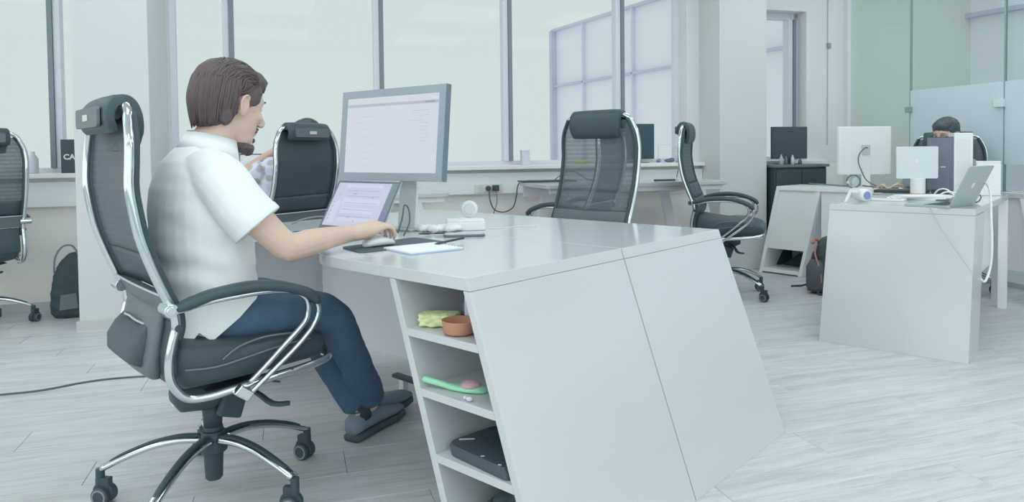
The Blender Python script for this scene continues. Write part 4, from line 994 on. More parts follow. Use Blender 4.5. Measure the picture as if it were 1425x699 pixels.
for a in ((-h_, h_, 0, .032), (-h_, h_, HH-.032, HH), (-h_, -h_+.034, .032, HH-.032), (h_-.034, h_, .032, HH-.032)): mbox(a[0], a[1], -.0015, .002, a[2], a[3], bm)
obj('bezel', bm, M_bezel, mon)
obj('bezel_edge', mbox(h_+.0002, h_+.004, .0, .024, 0, HH), mat('dark_bezel_edge', col(100, 118, 128), .4), mon)
sc_ = obj('screen', mbox(-h_+.0345, h_-.0345, -.0006, .0015, .0325, HH-.0325), M_scr_w, mon)
bm = BM(); mbox(-h_+.036, h_-.036, -.0011, -.0007, HH-.072, HH-.060, bm); obj('menu_bar', bm, M_scr_g, sc_)
bm = BM(); rr = random.Random(5)
for x, h, L_ in [(-.17, .27, .06), (-.20, .245, .03), (-.16, .215, .04), (-.03, .22, .02), (.10, .245, .08), (.12, .285, .10), (.15, .265, .07), (.17, .235, .05), (.17, .22, .05), (.17, .205, .05), (.17, .19, .05), (-.15, .18, .03), (-.14, .15, .03), (-.15, .12, .03), (-.15, .09, .03), (.17, .175, .04), (.17, .16, .04), (-.15, .06, .03)]: mbox(x, x+L_, -.0010, -.0007, h, h+.0022, bm)
obj('text_lines', bm, M_scr_t, sc_)['kind'] = 'stuff'
bm = BM(); mbox(h_-.11, h_-.055, -.0016, -.0012, HH-.069, HH-.063, bm); obj('menu_icons', bm, emat('menu_icon', raw(140, 146, 160)), sc_)
# stand
bm = BM(); prism(bm, [(.055, 0.008), (.063, .008), (.085, .17), (.072, .36), (.060, .36), (.072, .17)], 'x', .0, .10)
st = obj('stand', bm, mat('white_aluminium', col(196, 208, 210), .3, metal=.1), mon, bevel=.002)
bm = BM(); box(bm, .0, .14, -.01, .15, 0.0005, .008); obj('stand_foot', bm, M_alu, mon, bevel=.002)
bm = BM(); box(bm, .045, .09, .024, .075, .36, .41); obj('hinge', bm, M_alu, mon)
# laptop left of the mouse, on the desk
k_ = .97
BL = V3(-.80, 2.92, 0); BR = V3(-.50, 2.68, 0)
ex = (BR-BL).normalized(); LWd = (BR-BL).length; md_ = (BL+BR)/2
lp = thing('laptop', 'open laptop with lilac screen standing left of the man\'s hand', 'laptop', (0, 0, 0)); lp.matrix_world = frame(V3(md_.x, md_.y, T_), ex, V3(-ex.y, ex.x, 0))
def lid(t, W_, Hd, tilt, scr=None, mcase=None, dz=.014, th=.006):
    def P(x, d, h): return (x, d*math.cos(tilt)+h*math.sin(tilt), dz-d*math.sin(tilt)+h*math.cos(tilt))
    def lb(x0, x1, d0, d1, h0, h1, bm=None):
        bm = bm or BM(); hexa(bm, [P(x0, d0, h0), P(x1, d0, h0), P(x1, d1, h0), P(x0, d1, h0), P(x0, d0, h1), P(x1, d0, h1), P(x1, d1, h1), P(x0, d1, h1)]); return bm
    return lb, P
lb, LP = lid(lp, LWd, .235, math.radians(30))
w2_ = LWd/2; LH = .222
bm = BM(); box(bm, -w2_, w2_, -.25, .0, .0005, .0135); obj('keyboard_base', bm, M_alu, lp, bevel=.003)
bm = BM()
for r_ in range(5):
    for c in range(13): box(bm, -w2_*.86+c*w2_*.1325, -w2_*.86+c*w2_*.1325+w2_*.115, -.035-r_*.022-.018, -.035-r_*.022, .0136, .0152)
obj('keys', bm, M_black, lp)
bm = BM(); box(bm, -.05, .05, -.235, -.165, .0136, .0140); obj('touchpad', bm, M_alu, lp)
ld_ = obj('lid', lb(-w2_, w2_, .001, .007, 0, LH), M_alu, lp, bevel=.002)
bm = BM()
for a in ((-w2_+.001, w2_-.001, .001, .016), (-w2_+.001, w2_-.001, LH-.010, LH-.001), (-w2_+.001, -w2_+.012, .016, LH-.010), (w2_-.012, w2_-.001, .016, LH-.010)): lb(a[0], a[1], -.0005, .0009, a[2], a[3], bm)
obj('screen_bezel', bm, mat('dark_bezel', col(88, 94, 112), .3), lp)
scl = obj('screen', lb(-w2_+.0125, w2_-.0125, -.0001, .0009, .0165, LH-.0105), M_scr_l, lp)
bm = lb(w2_-.045, w2_-.0128, -.0004, -.0002, .017, LH-.011); obj('sidebar', bm, M_scr_d, scl)
bm = lb(w2_-.045, w2_-.0128, -.0007, -.0005, .017, LH*.42); obj('sidebar_lower', bm, M_scr_p, scl)
bm = BM()
for x0, x1, h0, h1 in ((-.12, .10, .19, .205), (-.16, -.12, .03, .13), (-.10, .12, .04, .055), (-.10, .10, .075, .10), (-.11, .12, .115, .14)): lb(x0, x1, -.0004, -.0002, h0, h1, bm)
obj('window_panels', bm, M_scr_l2, scl)
bm = BM()
for x, h in ((-.15, .155), (-.165, .12), (-.165, .10), (-.165, .08), (-.165, .06), (-.165, .045), (-.06, .16), (-.05, .16), (.06, .145), (-.08, .09), (-.04, .055), (.0, .04)): lb(x, x+.010, -.0009, -.0006, h, h+.004, bm)
for h in (.06, .09, .12, .15, .175): lb(-.1, .1, -.0009, -.0006, h, h+.0016, bm)
obj('text_lines', bm, emat('lilac_text', raw(150, 150, 186)), scl)['kind'] = 'stuff'
bm = BM()
for h in (.17, .185, .20): lb(w2_-.040, w2_-.03, -.0009, -.0006, h, h+.008, bm)
obj('sidebar_icons', bm, emat('green_icon', raw(96, 146, 130)), scl)
# mouse pad, mouse
bm = BM()
pad = roundpoly([(.755, -.140), (.585, -.100), (.555, -.455), (.765, -.475)], [.03]*4)
def dl(o): o.matrix_world = near(DC); return o
mpad = obj('mouse_pad', BM() if False else (lambda b: (prism(b, pad, 'z', T_+.0004, T_+.0034), b)[1])(BM()), mat('dark_mouse_pad', col(72, 90, 99), .8)); dl(mpad); tag(mpad, 'dark grey mouse pad under the man\'s hand', 'mouse pad')
cf_ = V3(math.cos(TH_C), math.sin(TH_C), 0); cl_ = V3(-math.sin(TH_C), math.cos(TH_C), 0); CO = V3(-.955, 2.225, 0)
def cpt(f, l, z): return CO+cf_*f+cl_*l+V3(0, 0, z)
p = cpt(.497, -.190, T_+.004)
ms = thing('mouse', 'white computer mouse held in the man\'s right hand', 'mouse', p, TH_C)
bm = BM(); R_ = []
for x, w_, h in ((-.056, .010, .010), (-.050, .024, .020), (-.03, .030, .030), (0, .031, .034), (.03, .030, .028), (.050, .026, .018), (.056, .014, .010)): R_.append(ering((x, 0, h/2), (0, w_, 0), (0, 0, h/2), 16, .8))
loft(bm, R_); obj('mouse_body', bm, M_plastic_w, ms, smooth=True)
bm = BM(); cyl(bm, (.03, -.004, .028), (.03, .004, .028), .006); obj('scroll_wheel', bm, M_rubber, ms)
# notebook with pen and glasses
nb = thing('notebook', 'white notebook with pale blue cover edge at the front of the near desk', 'notebook', (0, 0, 0)); nb.matrix_world = near(DC+V3(0, 0, T_))
pn = [(.60, -.200), (.425, -.172), (.385, -.362), (.565, -.395)]
b_ = BM(); prism(b_, pn, 'z', .0004, .0045); obj('cover', b_, mat('pale_blue_cover', col(160, 182, 205), .6), nb)
b_ = BM(); prism(b_, [(x*.985+.0075, y*.985-.004) for x, y in pn], 'z', .0046, .0085); obj('pages', b_, M_paper, nb)
b_ = BM()
for i in range(9):
    q = .1+.1*i; x = .565+(.385-.565)*q; y = -.395+(-.362+.395)*q; tube(b_, [(x+.006, y+.004, .003), (x+.006, y+.004, .012), (x+.003, y+.012, .012), (x+.003, y+.012, .006)], .0011, 5)
obj('binding_rings', b_, M_chrome_b, nb)
pen = thing('pen', 'dark pen lying across the right edge of the white notebook', 'pen', (0, 0, 0)); b_ = BM(); tube(b_, [V3(-.262, 2.372, T_+.013), V3(-.250, 2.389, T_+.0135), V3(-.175, 2.521, T_+.014)], [.001, .004, .0045], 8); pen.location = (0, 0, 0); obj('pen_barrel', b_, M_black, pen, smooth=True)
def poly_at(pxs, z):   # world points
    return pxs
def slab_world(bm, c, ex_, ey_, w_, d_, z0_, z1_, r=.01):
    for_ = rrect(w_, d_, r, 4); lo = [c+ex_*x+ey_*y+V3(0, 0, z0_) for x, y in for_]; hi = [c+ex_*x+ey_*y+V3(0, 0, z1_) for x, y in for_]; loft(bm, [lo, hi])
e_ph = V3(1, .12, 0).normalized(); f_ph = V3(-e_ph.y, e_ph.x, 0)
ph = thing('phone', 'dark smartphone lying behind the notebook on the near desk', 'phone', (0, 0, 0))
b_ = BM(); slab_world(b_, V3(-.185, 2.70, 0), e_ph, f_ph, .155, .075, T_+.0004, T_+.009, .012); obj('phone_body', b_, mat('dark_phone_case', col(96, 104, 116), .3), ph, bevel=.002)
b_ = BM(); slab_world(b_, V3(-.185, 2.70, 0), e_ph, f_ph, .143, .064, T_+.0091, T_+.0096, .008); obj('phone_screen', b_, mat('phone_glass', col(150, 158, 168), .08), ph)
gl = thing('spectacles', 'folded dark-rimmed spectacles lying beside the smartphone', 'glasses', (0, 0, 0)); b_ = BM()
for q in (0, 1): tube(b_, [V3(-.335+.058*q+.024*math.cos(a), 2.72+.016*math.sin(a)+.01*q, T_+.008) for a in [2*PI*i/14 for i in range(14)]], .0018, 6, closed=True)
tube(b_, [V3(-.36, 2.725, T_+.008), V3(-.33, 2.742, T_+.005), V3(-.24, 2.748, T_+.004)], .0018, 6); obj('spectacle_frame', b_, M_black, gl, smooth=True)
# white camera device on its box
bx = thing('box', 'low white box under the round white camera on the near desk', 'box', (0, 0, 0)); b_ = BM(); slab_world(b_, V3(-.195, 2.93, 0), e_ph, f_ph, .16, .11, T_+.0004, T_+.036, .012); obj('box_body', b_, M_plastic_w, bx, bevel=.004)
b_ = BM(); slab_world(b_, V3(-.195, 2.93, 0), e_ph, f_ph, .155, .105, T_+.0362, T_+.042, .012); obj('box_lid', b_, M_paper, bx, bevel=.002)
wc = thing('webcam', 'round white camera standing on the near desk beside the white box', 'camera', (0, 0, 0)); cc = V3(-.185, 3.05, T_)
b_ = BM(); cyl(b_, cc+V3(0, 0, .0004), cc+V3(0, 0, .008), .03); cyl(b_, cc+V3(0, 0, .008), cc+V3(0, 0, .045), .008); obj('stand', b_, M_plastic_w, wc, bevel=.001)
d_ = V3(.10, -1, .05).normalized(); u_ = V3(1, .1, 0).normalized(); v_ = d_.cross(u_)
b_ = BM(); loft(b_, [ering(cc+V3(0, 0, .075)-d_*q, u_*r, v_*r, 28) for q, r in ((-.018, .030), (-.014, .036), (.014, .036), (.02, .028))]); obj('camera_body', b_, M_plastic_w, wc, smooth=True)
b_ = BM(); loft(b_, [ering(cc+V3(0, 0, .075)+d_*q, u_*r, v_*r, 24) for q, r in ((.0182, .024), (.0205, .022))]); obj('lens', b_, mat('pale_blue_lens', col(186, 202, 212), .2), wc)
bg_ = thing('plastic_bag', 'crumpled clear white packaging lying behind the mouse pad', 'packaging', (0, 0, 0)); b_ = BM()
for i in range(7): ball(b_, V3(-.36+.022*i, 2.86+.018*math.sin(i*2.1), T_+.014), (.026, .02, .013), 2)
obj('crumpled_film', remeshed(b_, .006, 1, 'bag', disp=.006, dscale=.02), M_plastic_w, bg_)
def cable(name, label, pts, r=.003, m=None, k=5, cat='cable', n=8):
    b_ = BM(); tube(b_, pts, r, n, k=k); o = obj(name, b_, m or M_cable, smooth=True); tag(o, label, cat); return o
cable('cable', 'dark cable curving up between the laptop and the monitor stand', [V3(-.44, 2.72, T_+.012), V3(-.425, 2.74, T_+.07), V3(-.42, 2.76, T_+.115), V3(-.405, 2.77, T_+.10), V3(-.398, 2.74, T_+.05), V3(-.415, 2.70, T_+.004)], .003)
cable('cable', 'grey cable arching on the desktop left of the laptop', [V3(-1.0, 3.22, T_+.003), V3(-.96, 3.24, T_+.02), V3(-.90, 3.26, T_+.03), V3(-.84, 3.24, T_+.03), V3(-.80, 3.20, T_+.02), V3(-.78, 3.17, T_+.004)], .0035, M_rubber)
cable('cable', 'thin white cable lying on the desk behind the phone', [V3(-.10, 2.93, T_+.002), V3(-.04, 2.95, T_+.002), V3(.02, 3.0, T_+.002), V3(.10, 2.98, T_+.002)], .0018, M_cable_w)
# --- in the open shelves (desk-local frame: u, v)
def ss(u, v, z): return DC+U*(u-.266*(T_-z)/T_)+V*v+V3(0, 0, z)
cl = thing('cloth', 'pale green folded cloth on the top shelf of the slanted unit', 'cloth', (0, 0, 0)); b_ = BM(); z_ = .587
for j, (dz, sh) in enumerate(((.005, 0), (.016, .006), (.027, .0))):
    R_ = []
    for i in range(15):
        u = .280-.082*i/14+sh*.5; w_ = .040+.003*math.sin(i*1.3+j*2); wob = .0012*math.sin(i*1.1+j)
        R_.append(ering(ss(u, .052+.055*i/14+.004*math.sin(i*.8+j), z_+dz+wob+.0015), (V*.8+U*.3)*w_, V3(0, 0, .0066), 14, .8))
    loft(b_, R_)
me = remeshed(b_, .0025, 1, 'cloth', disp=.0015, dscale=.02); obj('folded_fabric', me, mat('pale_green_cloth', col(196, 212, 164), .9, nscale=30, namt=.05, bump=.3, bscale=200), cl)
bo = thing('bowl', 'terracotta dish at the right end of the top shelf', 'bowl', (0, 0, 0)); c = ss(.052, .040, .587); c = ss(.140, .050, .5868); b_ = BM()
loft(b_, [[c+V3(r*math.cos(a), r*math.sin(a), z) for a in [2*PI*i/32 for i in range(32)]] for r, z in ((.034, 0), (.044, .006), (.046, .034), (.0475, .037), (.044, .037), (.041, .010), (.028, .005))]); obj('dish', b_, mat('terracotta', col(178, 134, 112), .7, nscale=40, namt=.05), bo, smooth=True)
br = thing('hair_brush', 'green handled hairbrush with pink bristle pad on the second shelf', 'brush', (0, 0, 0)); z_ = .4292
b_ = BM(); R_ = []
for u, v, w_, h in ((.291, .012, .006, .006), (.287, .014, .010, .008), (.262, .026, .009, .008), (.238, .038, .009, .008), (.220, .048, .013, .008), (.200, .058, .022, .008), (.17, .070, .027, .008), (.145, .080, .025, .008), (.13, .085, .014, .006)): R_.append(ering(ss(u, v, z_+h+.016*max(0, (u-.22)/.07)), V*w_, V3(0, 0, h), 14, .8))
loft(b_, R_); obj('brush_handle', b_, mat('mint_green_plastic', col(142, 208, 172), .35), br, smooth=True)
b_ = BM(); ball(b_, ss(.168, .070, z_+.018), (.028, .024, .013), 3); obj('bristle_pad', b_, mat('dusty_pink_pad', col(178, 150, 162), .7, nscale=80, namt=.2), br, smooth=True)
tg = thing('ornament', 'small clear trinket at the front edge of the second shelf', 'trinket', (0, 0, 0)); b_ = BM(); ball(b_, ss(.120, .014, z_+.007), (.010, .008, .0068), 2); ball(b_, ss(.137, .016, z_+.006), (.007, .006, .0058), 2); obj('trinket_body', b_, mat('clear_trinket', col(190, 194, 206), .1), tg, smooth=True)
bt = thing('bottle', 'small dark blue bottle at the back of the top shelf', 'bottle', (0, 0, 0)); c = ss(.205, .150, .5868); b_ = BM(); loft(b_, [[c+V3(r*math.cos(a), r*math.sin(a), z) for a in [2*PI*i/18 for i in range(18)]] for r, z in ((.02, 0), (.022, .004), (.022, .06), (.010, .072), (.010, .084))]); obj('bottle_body', b_, mat('dark_blue_glass', col(84, 92, 128), .2), bt, smooth=True)
lc = thing('card', 'pale lilac card standing upright at the right end of the top shelf', 'card', (0, 0, 0)); b_ = BM(); slab_world(b_, ss(.150, .115, .62)*1.0-V3(0, 0, .62), U, V*-1, .045, .006, .5868, .675, .002); obj('card_sheet', b_, mat('lilac_card', col(196, 196, 210), .6), lc); b_ = BM(); slab_world(b_, ss(.158, .115, .62)-V3(0, 0, .62), U, V*-1, .012, .0075, .60, .62, .002); obj('card_print', b_, mat('card_print', col(176, 178, 200), .6), lc)
hb = thing('case', 'black rounded flat case with white logo stroke on the third shelf', 'case', (0, 0, 0)); b_ = BM(); z_ = .2638
pl = roundpoly([(.282, .022), (.045, .006), (.045, .25), (.262, .21)], [.04, .02, .02, .04]); lo = [ss(u, v, z_) for u, v in pl]; m1 = [ss(u, v, z_+.022) for u, v in pl]; pl2 = [((u-.16)*.95+.16, (v-.12)*.95+.12) for u, v in pl]; hi = [ss(u, v, z_+.028) for u, v in pl2]
loft(b_, [lo, m1, hi]); obj('case_body', b_, mat('black_hard_case', col(64, 78, 88), .35), hb)
def strip(a, b_p, w_, z0__, m, nm, par):
    b_ = BM(); A = ss(*a, z0__); B = ss(*b_p, z0__); d = (B-A).normalized(); s = V3(-d.y, d.x, 0)*w_; R_ = [[A-s, B-s, B+s, A+s]]; hexa(b_, [tuple(q) for q in (A-s, B-s, B+s, A+s)]+[tuple(q+V3(0, 0, .0008)) for q in (A-s, B-s, B+s, A+s)]); obj(nm, b_, m, par)
strip((.262, .060), (.232, .090), .003, z_+.0285, M_plastic_w, 'white_stroke', hb); strip((.142, .022), (.136, .030), .0022, z_+.0285, M_plastic_w, 'button', hb); strip((.075, .016), (.067, .019), .0025, z_+.0285, M_plastic_w, 'buckle', hb)
jb = thing('bag', 'black soft bag stuffed in the lowest open shelf', 'bag', (0, 0, 0)); b_ = BM(); z_ = .0705
for u, v, r in ((.20, .12, (.05, .06, .035)), (.13, .10, (.06, .07, .06)), (.08, .09, (.045, .06, .07)), (.15, .2, (.07, .07, .05)), (.09, .2, (.05, .08, .06))): ball(b_, ss(u+.025, v, z_+r[2]), r, 3)
obj('bag_body', remeshed(b_, .006, 3, 'bag', disp=.006, dscale=.05), mat('black_nylon', col(52, 70, 76), .8), jb)
# --- on the floor
cable('cable', 'black cable trailing across the floor at the left', [V3(-2.75, 3.02, .004), V3(-2.308, 3.159, .004), V3(-2.15, 3.22, .004), V3(-2.03, 3.32, .004), V3(-1.913, 3.376, .004), V3(-1.707, 3.413, .004), V3(-1.45, 3.42, .004), V3(-1.1, 3.3, .004)], .005, mat('black_floor_cable', col(84, 92, 98), .6))
b_ = BM(); pts = [dk(.62, .60, .155), dk(.78, .60, .157), dk(1.05, .60, .16)]
ps = thing('power_strip', 'dark power strip fixed on a rail under the near desk', 'power strip', (0, 0, 0))
b_ = BM(); slab_world(b_, dk(.80, .64, 0), U, V*-1, .62, .035, .115, .130, .006); obj('strip_body', b_, M_black, ps, bevel=.003)
b_ = BM(); slab_world(b_, dk(.92, .64, 0), U, V*-1, .03, .02, .1305, .136, .004); obj('switch', b_, mat('red_switch', col(150, 92, 96), .4), ps)
for q in (.55, 1.05):
    b_ = BM(); slab_world(b_, dk(q, .64, 0), U, V*-1, .03, .03, 0.0005, .1145, .004); obj('strip_foot', b_, M_plastic_w, ps)
# backpack leaning on the big desk end panel of desk C
bp = thing('backpack', 'black backpack with orange trim leaning beside the right desk', 'backpack', (2.33, 5.30, 0), math.radians(-35))
b_ = BM(); loft(b_, [ering((x, 0, z), (.09*d, 0, 0), (0, .155*w_, 0), 20, .6) for z, d, w_, x in ((.004, .8, .85, 0), (.03, 1, 1, 0), (.15, 1.05, 1.02, .0), (.28, .9, .95, .01), (.37, .6, .75, .02), (.40, .3, .5, .02))]); obj('main_pack', remeshed(b_, .01, 2, 'bp', disp=.006, dscale=.07), mat('dark_grey_nylon', col(60, 72, 80), .8, nscale=9, namt=.2), bp)
b_ = BM(); loft(b_, [ering((-.03, -.10+q*.0, z), (.07*d, 0, 0), (0, .10*d, 0), 16, .7) for q, z, d in ((0, .02, .8), (0, .05, 1), (0, .2, 1), (0, .25, .6))]); obj('front_pocket', b_, mat('mid_grey_nylon', col(84, 92, 98), .8), bp, smooth=True)
M_or = mat('orange_trim', col(176, 134, 116), .7)
b_ = BM(); tube(b_, [(-.02, -.150, .37), (-.03, -.166, .30), (.0, -.178, .20), (.015, -.178, .10), (-.02, -.172, .04), (-.09, -.13, .02)], .011, 8, k=4, flat=.6); obj('orange_trim', b_, M_or, bp, smooth=True)
b_ = BM(); tube(b_, [(-.02, -.10, .385), (-.04, -.13, .40), (-.05, -.155, .37)], .012, 8, k=4); obj('top_trim', b_, mat('red_orange_trim', col(176, 112, 104), .6), bp, smooth=True)
b_ = BM(); tube(b_, [(-.09, .0, .05), (-.16, .03, .02), (-.20, .06, .008), (-.24, .02, .008)], .008, 8, k=4); tube(b_, [(.0, -.16, .05), (.0, -.20, .01), (.08, -.19, .01)], .007, 8, k=4); obj('strap', b_, M_black, bp, smooth=True)
# bag in the bay of desk D
gb = thing('bag', 'black triangular bag lying in the open bottom bay of the framed desk', 'bag', (0, 0, 0)); b_ = BM(); 
def d3p(x, y, z): return P3+e3*(x-D3*(T_-z)/T_)+f3*y+V3(0, 0, z)
loft(b_, [[d3p(x, y, .0425), d3p(xm, ym, .17), d3p(x2, y2, .0425)] if False else [d3p(.20-.13*s, .24+.001, .0427), d3p(.21+.12*s, .24, .0427), d3p(.21+.12*s, .30+.06, .0427), d3p(.20-.13*s, .36, .0427)] for x, y, xm, ym, x2, y2, s in ((0,)*6+(1,),)]+[[d3p(.13, .26, .10), d3p(.30, .26, .10), d3p(.30, .34, .10), d3p(.13, .34, .10)], [d3p(.18, .28, .155), d3p(.24, .28, .155), d3p(.24, .32, .155), d3p(.18, .32, .155)]])
obj('bag_body', remeshed(b_, .008, 3, 'b'), mat('black_nylon', col(52, 70, 76), .8), gb)
# black bag on the floor by the left column
fb = thing('bag', 'black bag with thin handles standing on the floor beside the left column', 'bag', tuple(room(-3.17, .26)), WY)
b_ = BM(); loft(b_, [ering((x, 0, z), (.125*w_, 0, 0), (0, .09*d, 0), 18, .6) for z, w_, d, x in ((.003, .8, .7, 0), (.03, 1, 1, 0), (.15, 1.0, 1.05, 0), (.28, .92, .95, .01), (.36, .75, .7, .02), (.42, .35, .4, .03))]); obj('bag_body', remeshed(b_, .008, 2, 'b', disp=.008, dscale=.08), mat('black_nylon', col(52, 70, 76), .8), fb)
b_ = BM(); tube(b_, [(-.10, -.04, .30), (-.09, -.05, .40), (-.05, -.05, .47), (.0, -.04, .48), (.03, -.03, .44), (.06, -.04, .36)], .006, 8, k=4); obj('handle', b_, mat('grey_strap', col(110, 122, 126), .7), fb, smooth=True)
b_ = BM(); prism(b_, [(-.06, .06), (.05, .07), (.04, .17), (-.05, .16)], 'y', -.102, -.099); obj('print_patch', b_, mat('faded_print', col(92, 106, 112), .7), fb)
# --- on the sills
def sillp(s, n, z=SILL): return room(s, n, z)
cb = thing('box', 'black box with white letters standing on the left sill', 'box', tuple(room(-3.19, .01, SILL)), WY+.15)
b_ = BM(); box(b_, -.09, .12, -.05, .03, .0005, .232); obj('box_body', b_, mat('black_box_print', col(60, 74, 82), .5), cb, bevel=.002)
def letters(t, txt, size, m, M, nm='lettering'):
    cu = bpy.data.curves.new('txt', 'FONT'); cu.body = txt; cu.size = size; cu.extrude = .0006; cu.offset = .0016
    o = bpy.data.objects.new('txt', cu); C_.objects.link(o); dg = bpy.context.evaluated_depsgraph_get(); me = bpy.data.meshes.new_from_object(o.evaluated_get(dg)); bpy.data.objects.remove(o)
    me.transform(M); return obj(nm, me, m, t)
letters(cb, 'CAN', .05, M_plastic_w, Matrix.Translation((-.075, -.0512, .095)) @ Matrix.Rotation(PI/2, 4, 'X'))
pb = thing('bottle', 'pale translucent bottle on the sill beside the left mesh chair', 'bottle', tuple(room(-3.46, .0, SILL))); b_ = BM(); loft(b_, [[V3(r*math.cos(a), r*math.sin(a), z) for a in [2*PI*i/20 for i in range(20)]] for r, z in ((.03, .0005), (.034, .006), (.034, .10), (.014, .13), (.014, .15))]); obj('bottle_body', b_, mat('pale_plastic', col(186, 198, 212), .3), pb, smooth=True)
bx2 = thing('box', 'pale lilac cardboard box on the sill before the middle window', 'box', tuple(room(.13, -.04, SILL)), WY); b_ = BM(); box(b_, -.035, .035, -.03, .03, .0005, .125); obj('box_body', b_, mat('lilac_card', col(182, 194, 206), .6), bx2, bevel=.002)
b_ = BM(); box(b_, -.02, .02, -.031, -.0305, .03, .09); obj('box_label', b_, mat('lilac_label', col(190, 202, 214), .6), bx2)
yf = thing('bananas', 'yellow bunch of bananas on the sill, seen through the chair mesh', 'fruit', tuple(room(.60, .0, SILL)), WY)
for i in range(4):
    b_ = BM(); tube(b_, [(-.07+.02*i, -.02+.01*i, .034), (-.03+.02*i, -.03+.012*i, .016), (.02+.02*i, -.03+.012*i, .016), (.06+.015*i, -.015+.012*i, .03)], [.005, .014, .014, .006], 8, k=3); obj('banana', b_, mat('banana_yellow', col(206, 208, 120), .5), yf, smooth=True)
mn = thing('monitor', 'dark monitor on the sill behind the central mesh chair', 'monitor', tuple(room(1.20, .0, SILL)), WY)
b_ = BM(); box(b_, -.20, .115, -.03, .0, .035, .345); obj('housing', b_, M_black, mn, bevel=.004); b_ = BM(); box(b_, -.19, .105, -.0315, -.0305, .05, .335); obj('screen', b_, mat('dark_teal_screen', col(50, 76, 86), .3), mn)
b_ = BM(); box(b_, -.07, -.01, -.02, .0, .004, .036); box(b_, -.12, .04, -.07, .05, .0005, .0045); obj('stand', b_, M_black, mn)
for i, (s, w_, h, cc_, lb_) in enumerate(((1.36, .022, .03, (120, 132, 150), 'small grey toy object on the sill right of the dark monitor'), (1.47, .05, .035, (92, 104, 124), 'rounded dark object on the sill near the right column'), (1.57, .03, .022, (150, 160, 184), 'lilac crumpled object on the sill next to the right column'))):
    t = thing('knick_knack', lb_, 'ornament', tuple(room(s, .02, SILL))); b_ = BM()
    ball(b_, (0, 0, h*.52), (w_, .03, h*.5), 2); ball(b_, (w_*.4, 0, h*.8), (w_*.5, .02, h*.45), 2); obj('knick_body', remeshed(b_, .005, 1, 'k'), mat('knick%d' % i, col(*cc_), .5), t)
rk = thing('sill_rail', 'thin white wire rack standing on the sill by the right column', 'rack', tuple(room(1.50, -.02, SILL)), WY); b_ = BM()
tube(b_, [(-.12, 0, .0), (-.12, 0, .16), (.12, 0, .16), (.12, 0, .0)], .003, 6); tube(b_, [(-.12, 0, .08), (.12, 0, .08)], .002, 6); obj('wire', b_, M_plastic_w, rk)
# --- outlets, plugs, cables at the trunking
ou = sroot('trim_8')
b_ = rbox(-.34, -.10, .0505, .056, .735, .805); obj('outlet_plate', b_, M_outlet, ou, bevel=.002)
b_ = BM(); cyl(b_, room(-.285, .0562, .77), room(-.285, .058, .77), .024); obj('socket', b_, mat('socket_face', col(184, 192, 192), .4), ou)
for i, (s, lb_) in enumerate(((-.225, 'round black plug in the wall trunking, left of the square one'), (-.165, 'square black plug in the wall trunking, right of the round one'))):
    t = thing('plug', lb_, 'plug', (0, 0, 0)); b_ = BM()
    if i == 0: cyl(b_, room(s, .0565, .77), room(s, .095, .77), .022, .018)
    else: rbox(s-.024, s+.024, .0565, .10, .748, .796, b_)
    obj('plug_body', b_, M_black, t, bevel=.003)
cable('cable', 'black cable hanging in a loop from round plug to wall desk', [room(-.225, .09, .755), room(-.222, .10, .68), room(-.19, .11, .60), room(-.11, .11, .575), room(-.03, .11, .61), room(.0, .11, .70), room(.02, .11, .80), room(.07, .16, .828), room(.20, .20, .826)], .005)
cable('cable', 'grey cable hanging from the square plug down to the floor', [room(-.165, .09, .745), room(-.163, .10, .66), room(-.19, .10, .57), room(-.22, .08, .48), room(-.24, .07, .20), room(-.2, .08, .004), room(.1, .1, .004)], .004, M_rubber)
tb = thing('tray', 'thin black tray lying at the back left of the wall desk', 'tray', (0, 0, 0)); b_ = rbox(-.0, .46, .14, .30, .8205, .832, None); 
obj('tray_body', b_, M_black, tb, bevel=.003)
cable('cable', 'black cable humped over the wall desk behind the mesh back', [room(.30, .22, .835), room(.36, .20, .87), room(.44, .19, .90), room(.52, .19, .88), room(.60, .2, .83), room(.70, .2, .83), room(.80, .15, .88), room(.86, .11, .94)], .004)
cable('cable', 'thin dark cord draped from sill to wall desk near the right column', [room(1.50, .08, SILL+.004), room(1.52, .115, SILL-.03), room(1.50, .125, .90), room(1.46, .16, .826)], .004)
pe = thing('pen', 'dark pen lying on the wall desk left of the orange marker', 'pen', (0, 0, 0)); b_ = BM(); tube(b_, [room(1.02, .56, .826), room(1.20, .58, .826)], [.006, .006], 8); obj('pen_barrel', b_, M_black, pe, smooth=True)
pe = thing('marker', 'orange marker lying on the wall desk by the standing chair', 'marker', (0, 0, 0)); b_ = BM(); tube(b_, [room(1.36, .42, .829), room(1.48, .43, .829)], [.008, .008], 8); obj('marker_barrel', b_, mat('orange_marker', col(190, 150, 130), .5), pe, smooth=True)
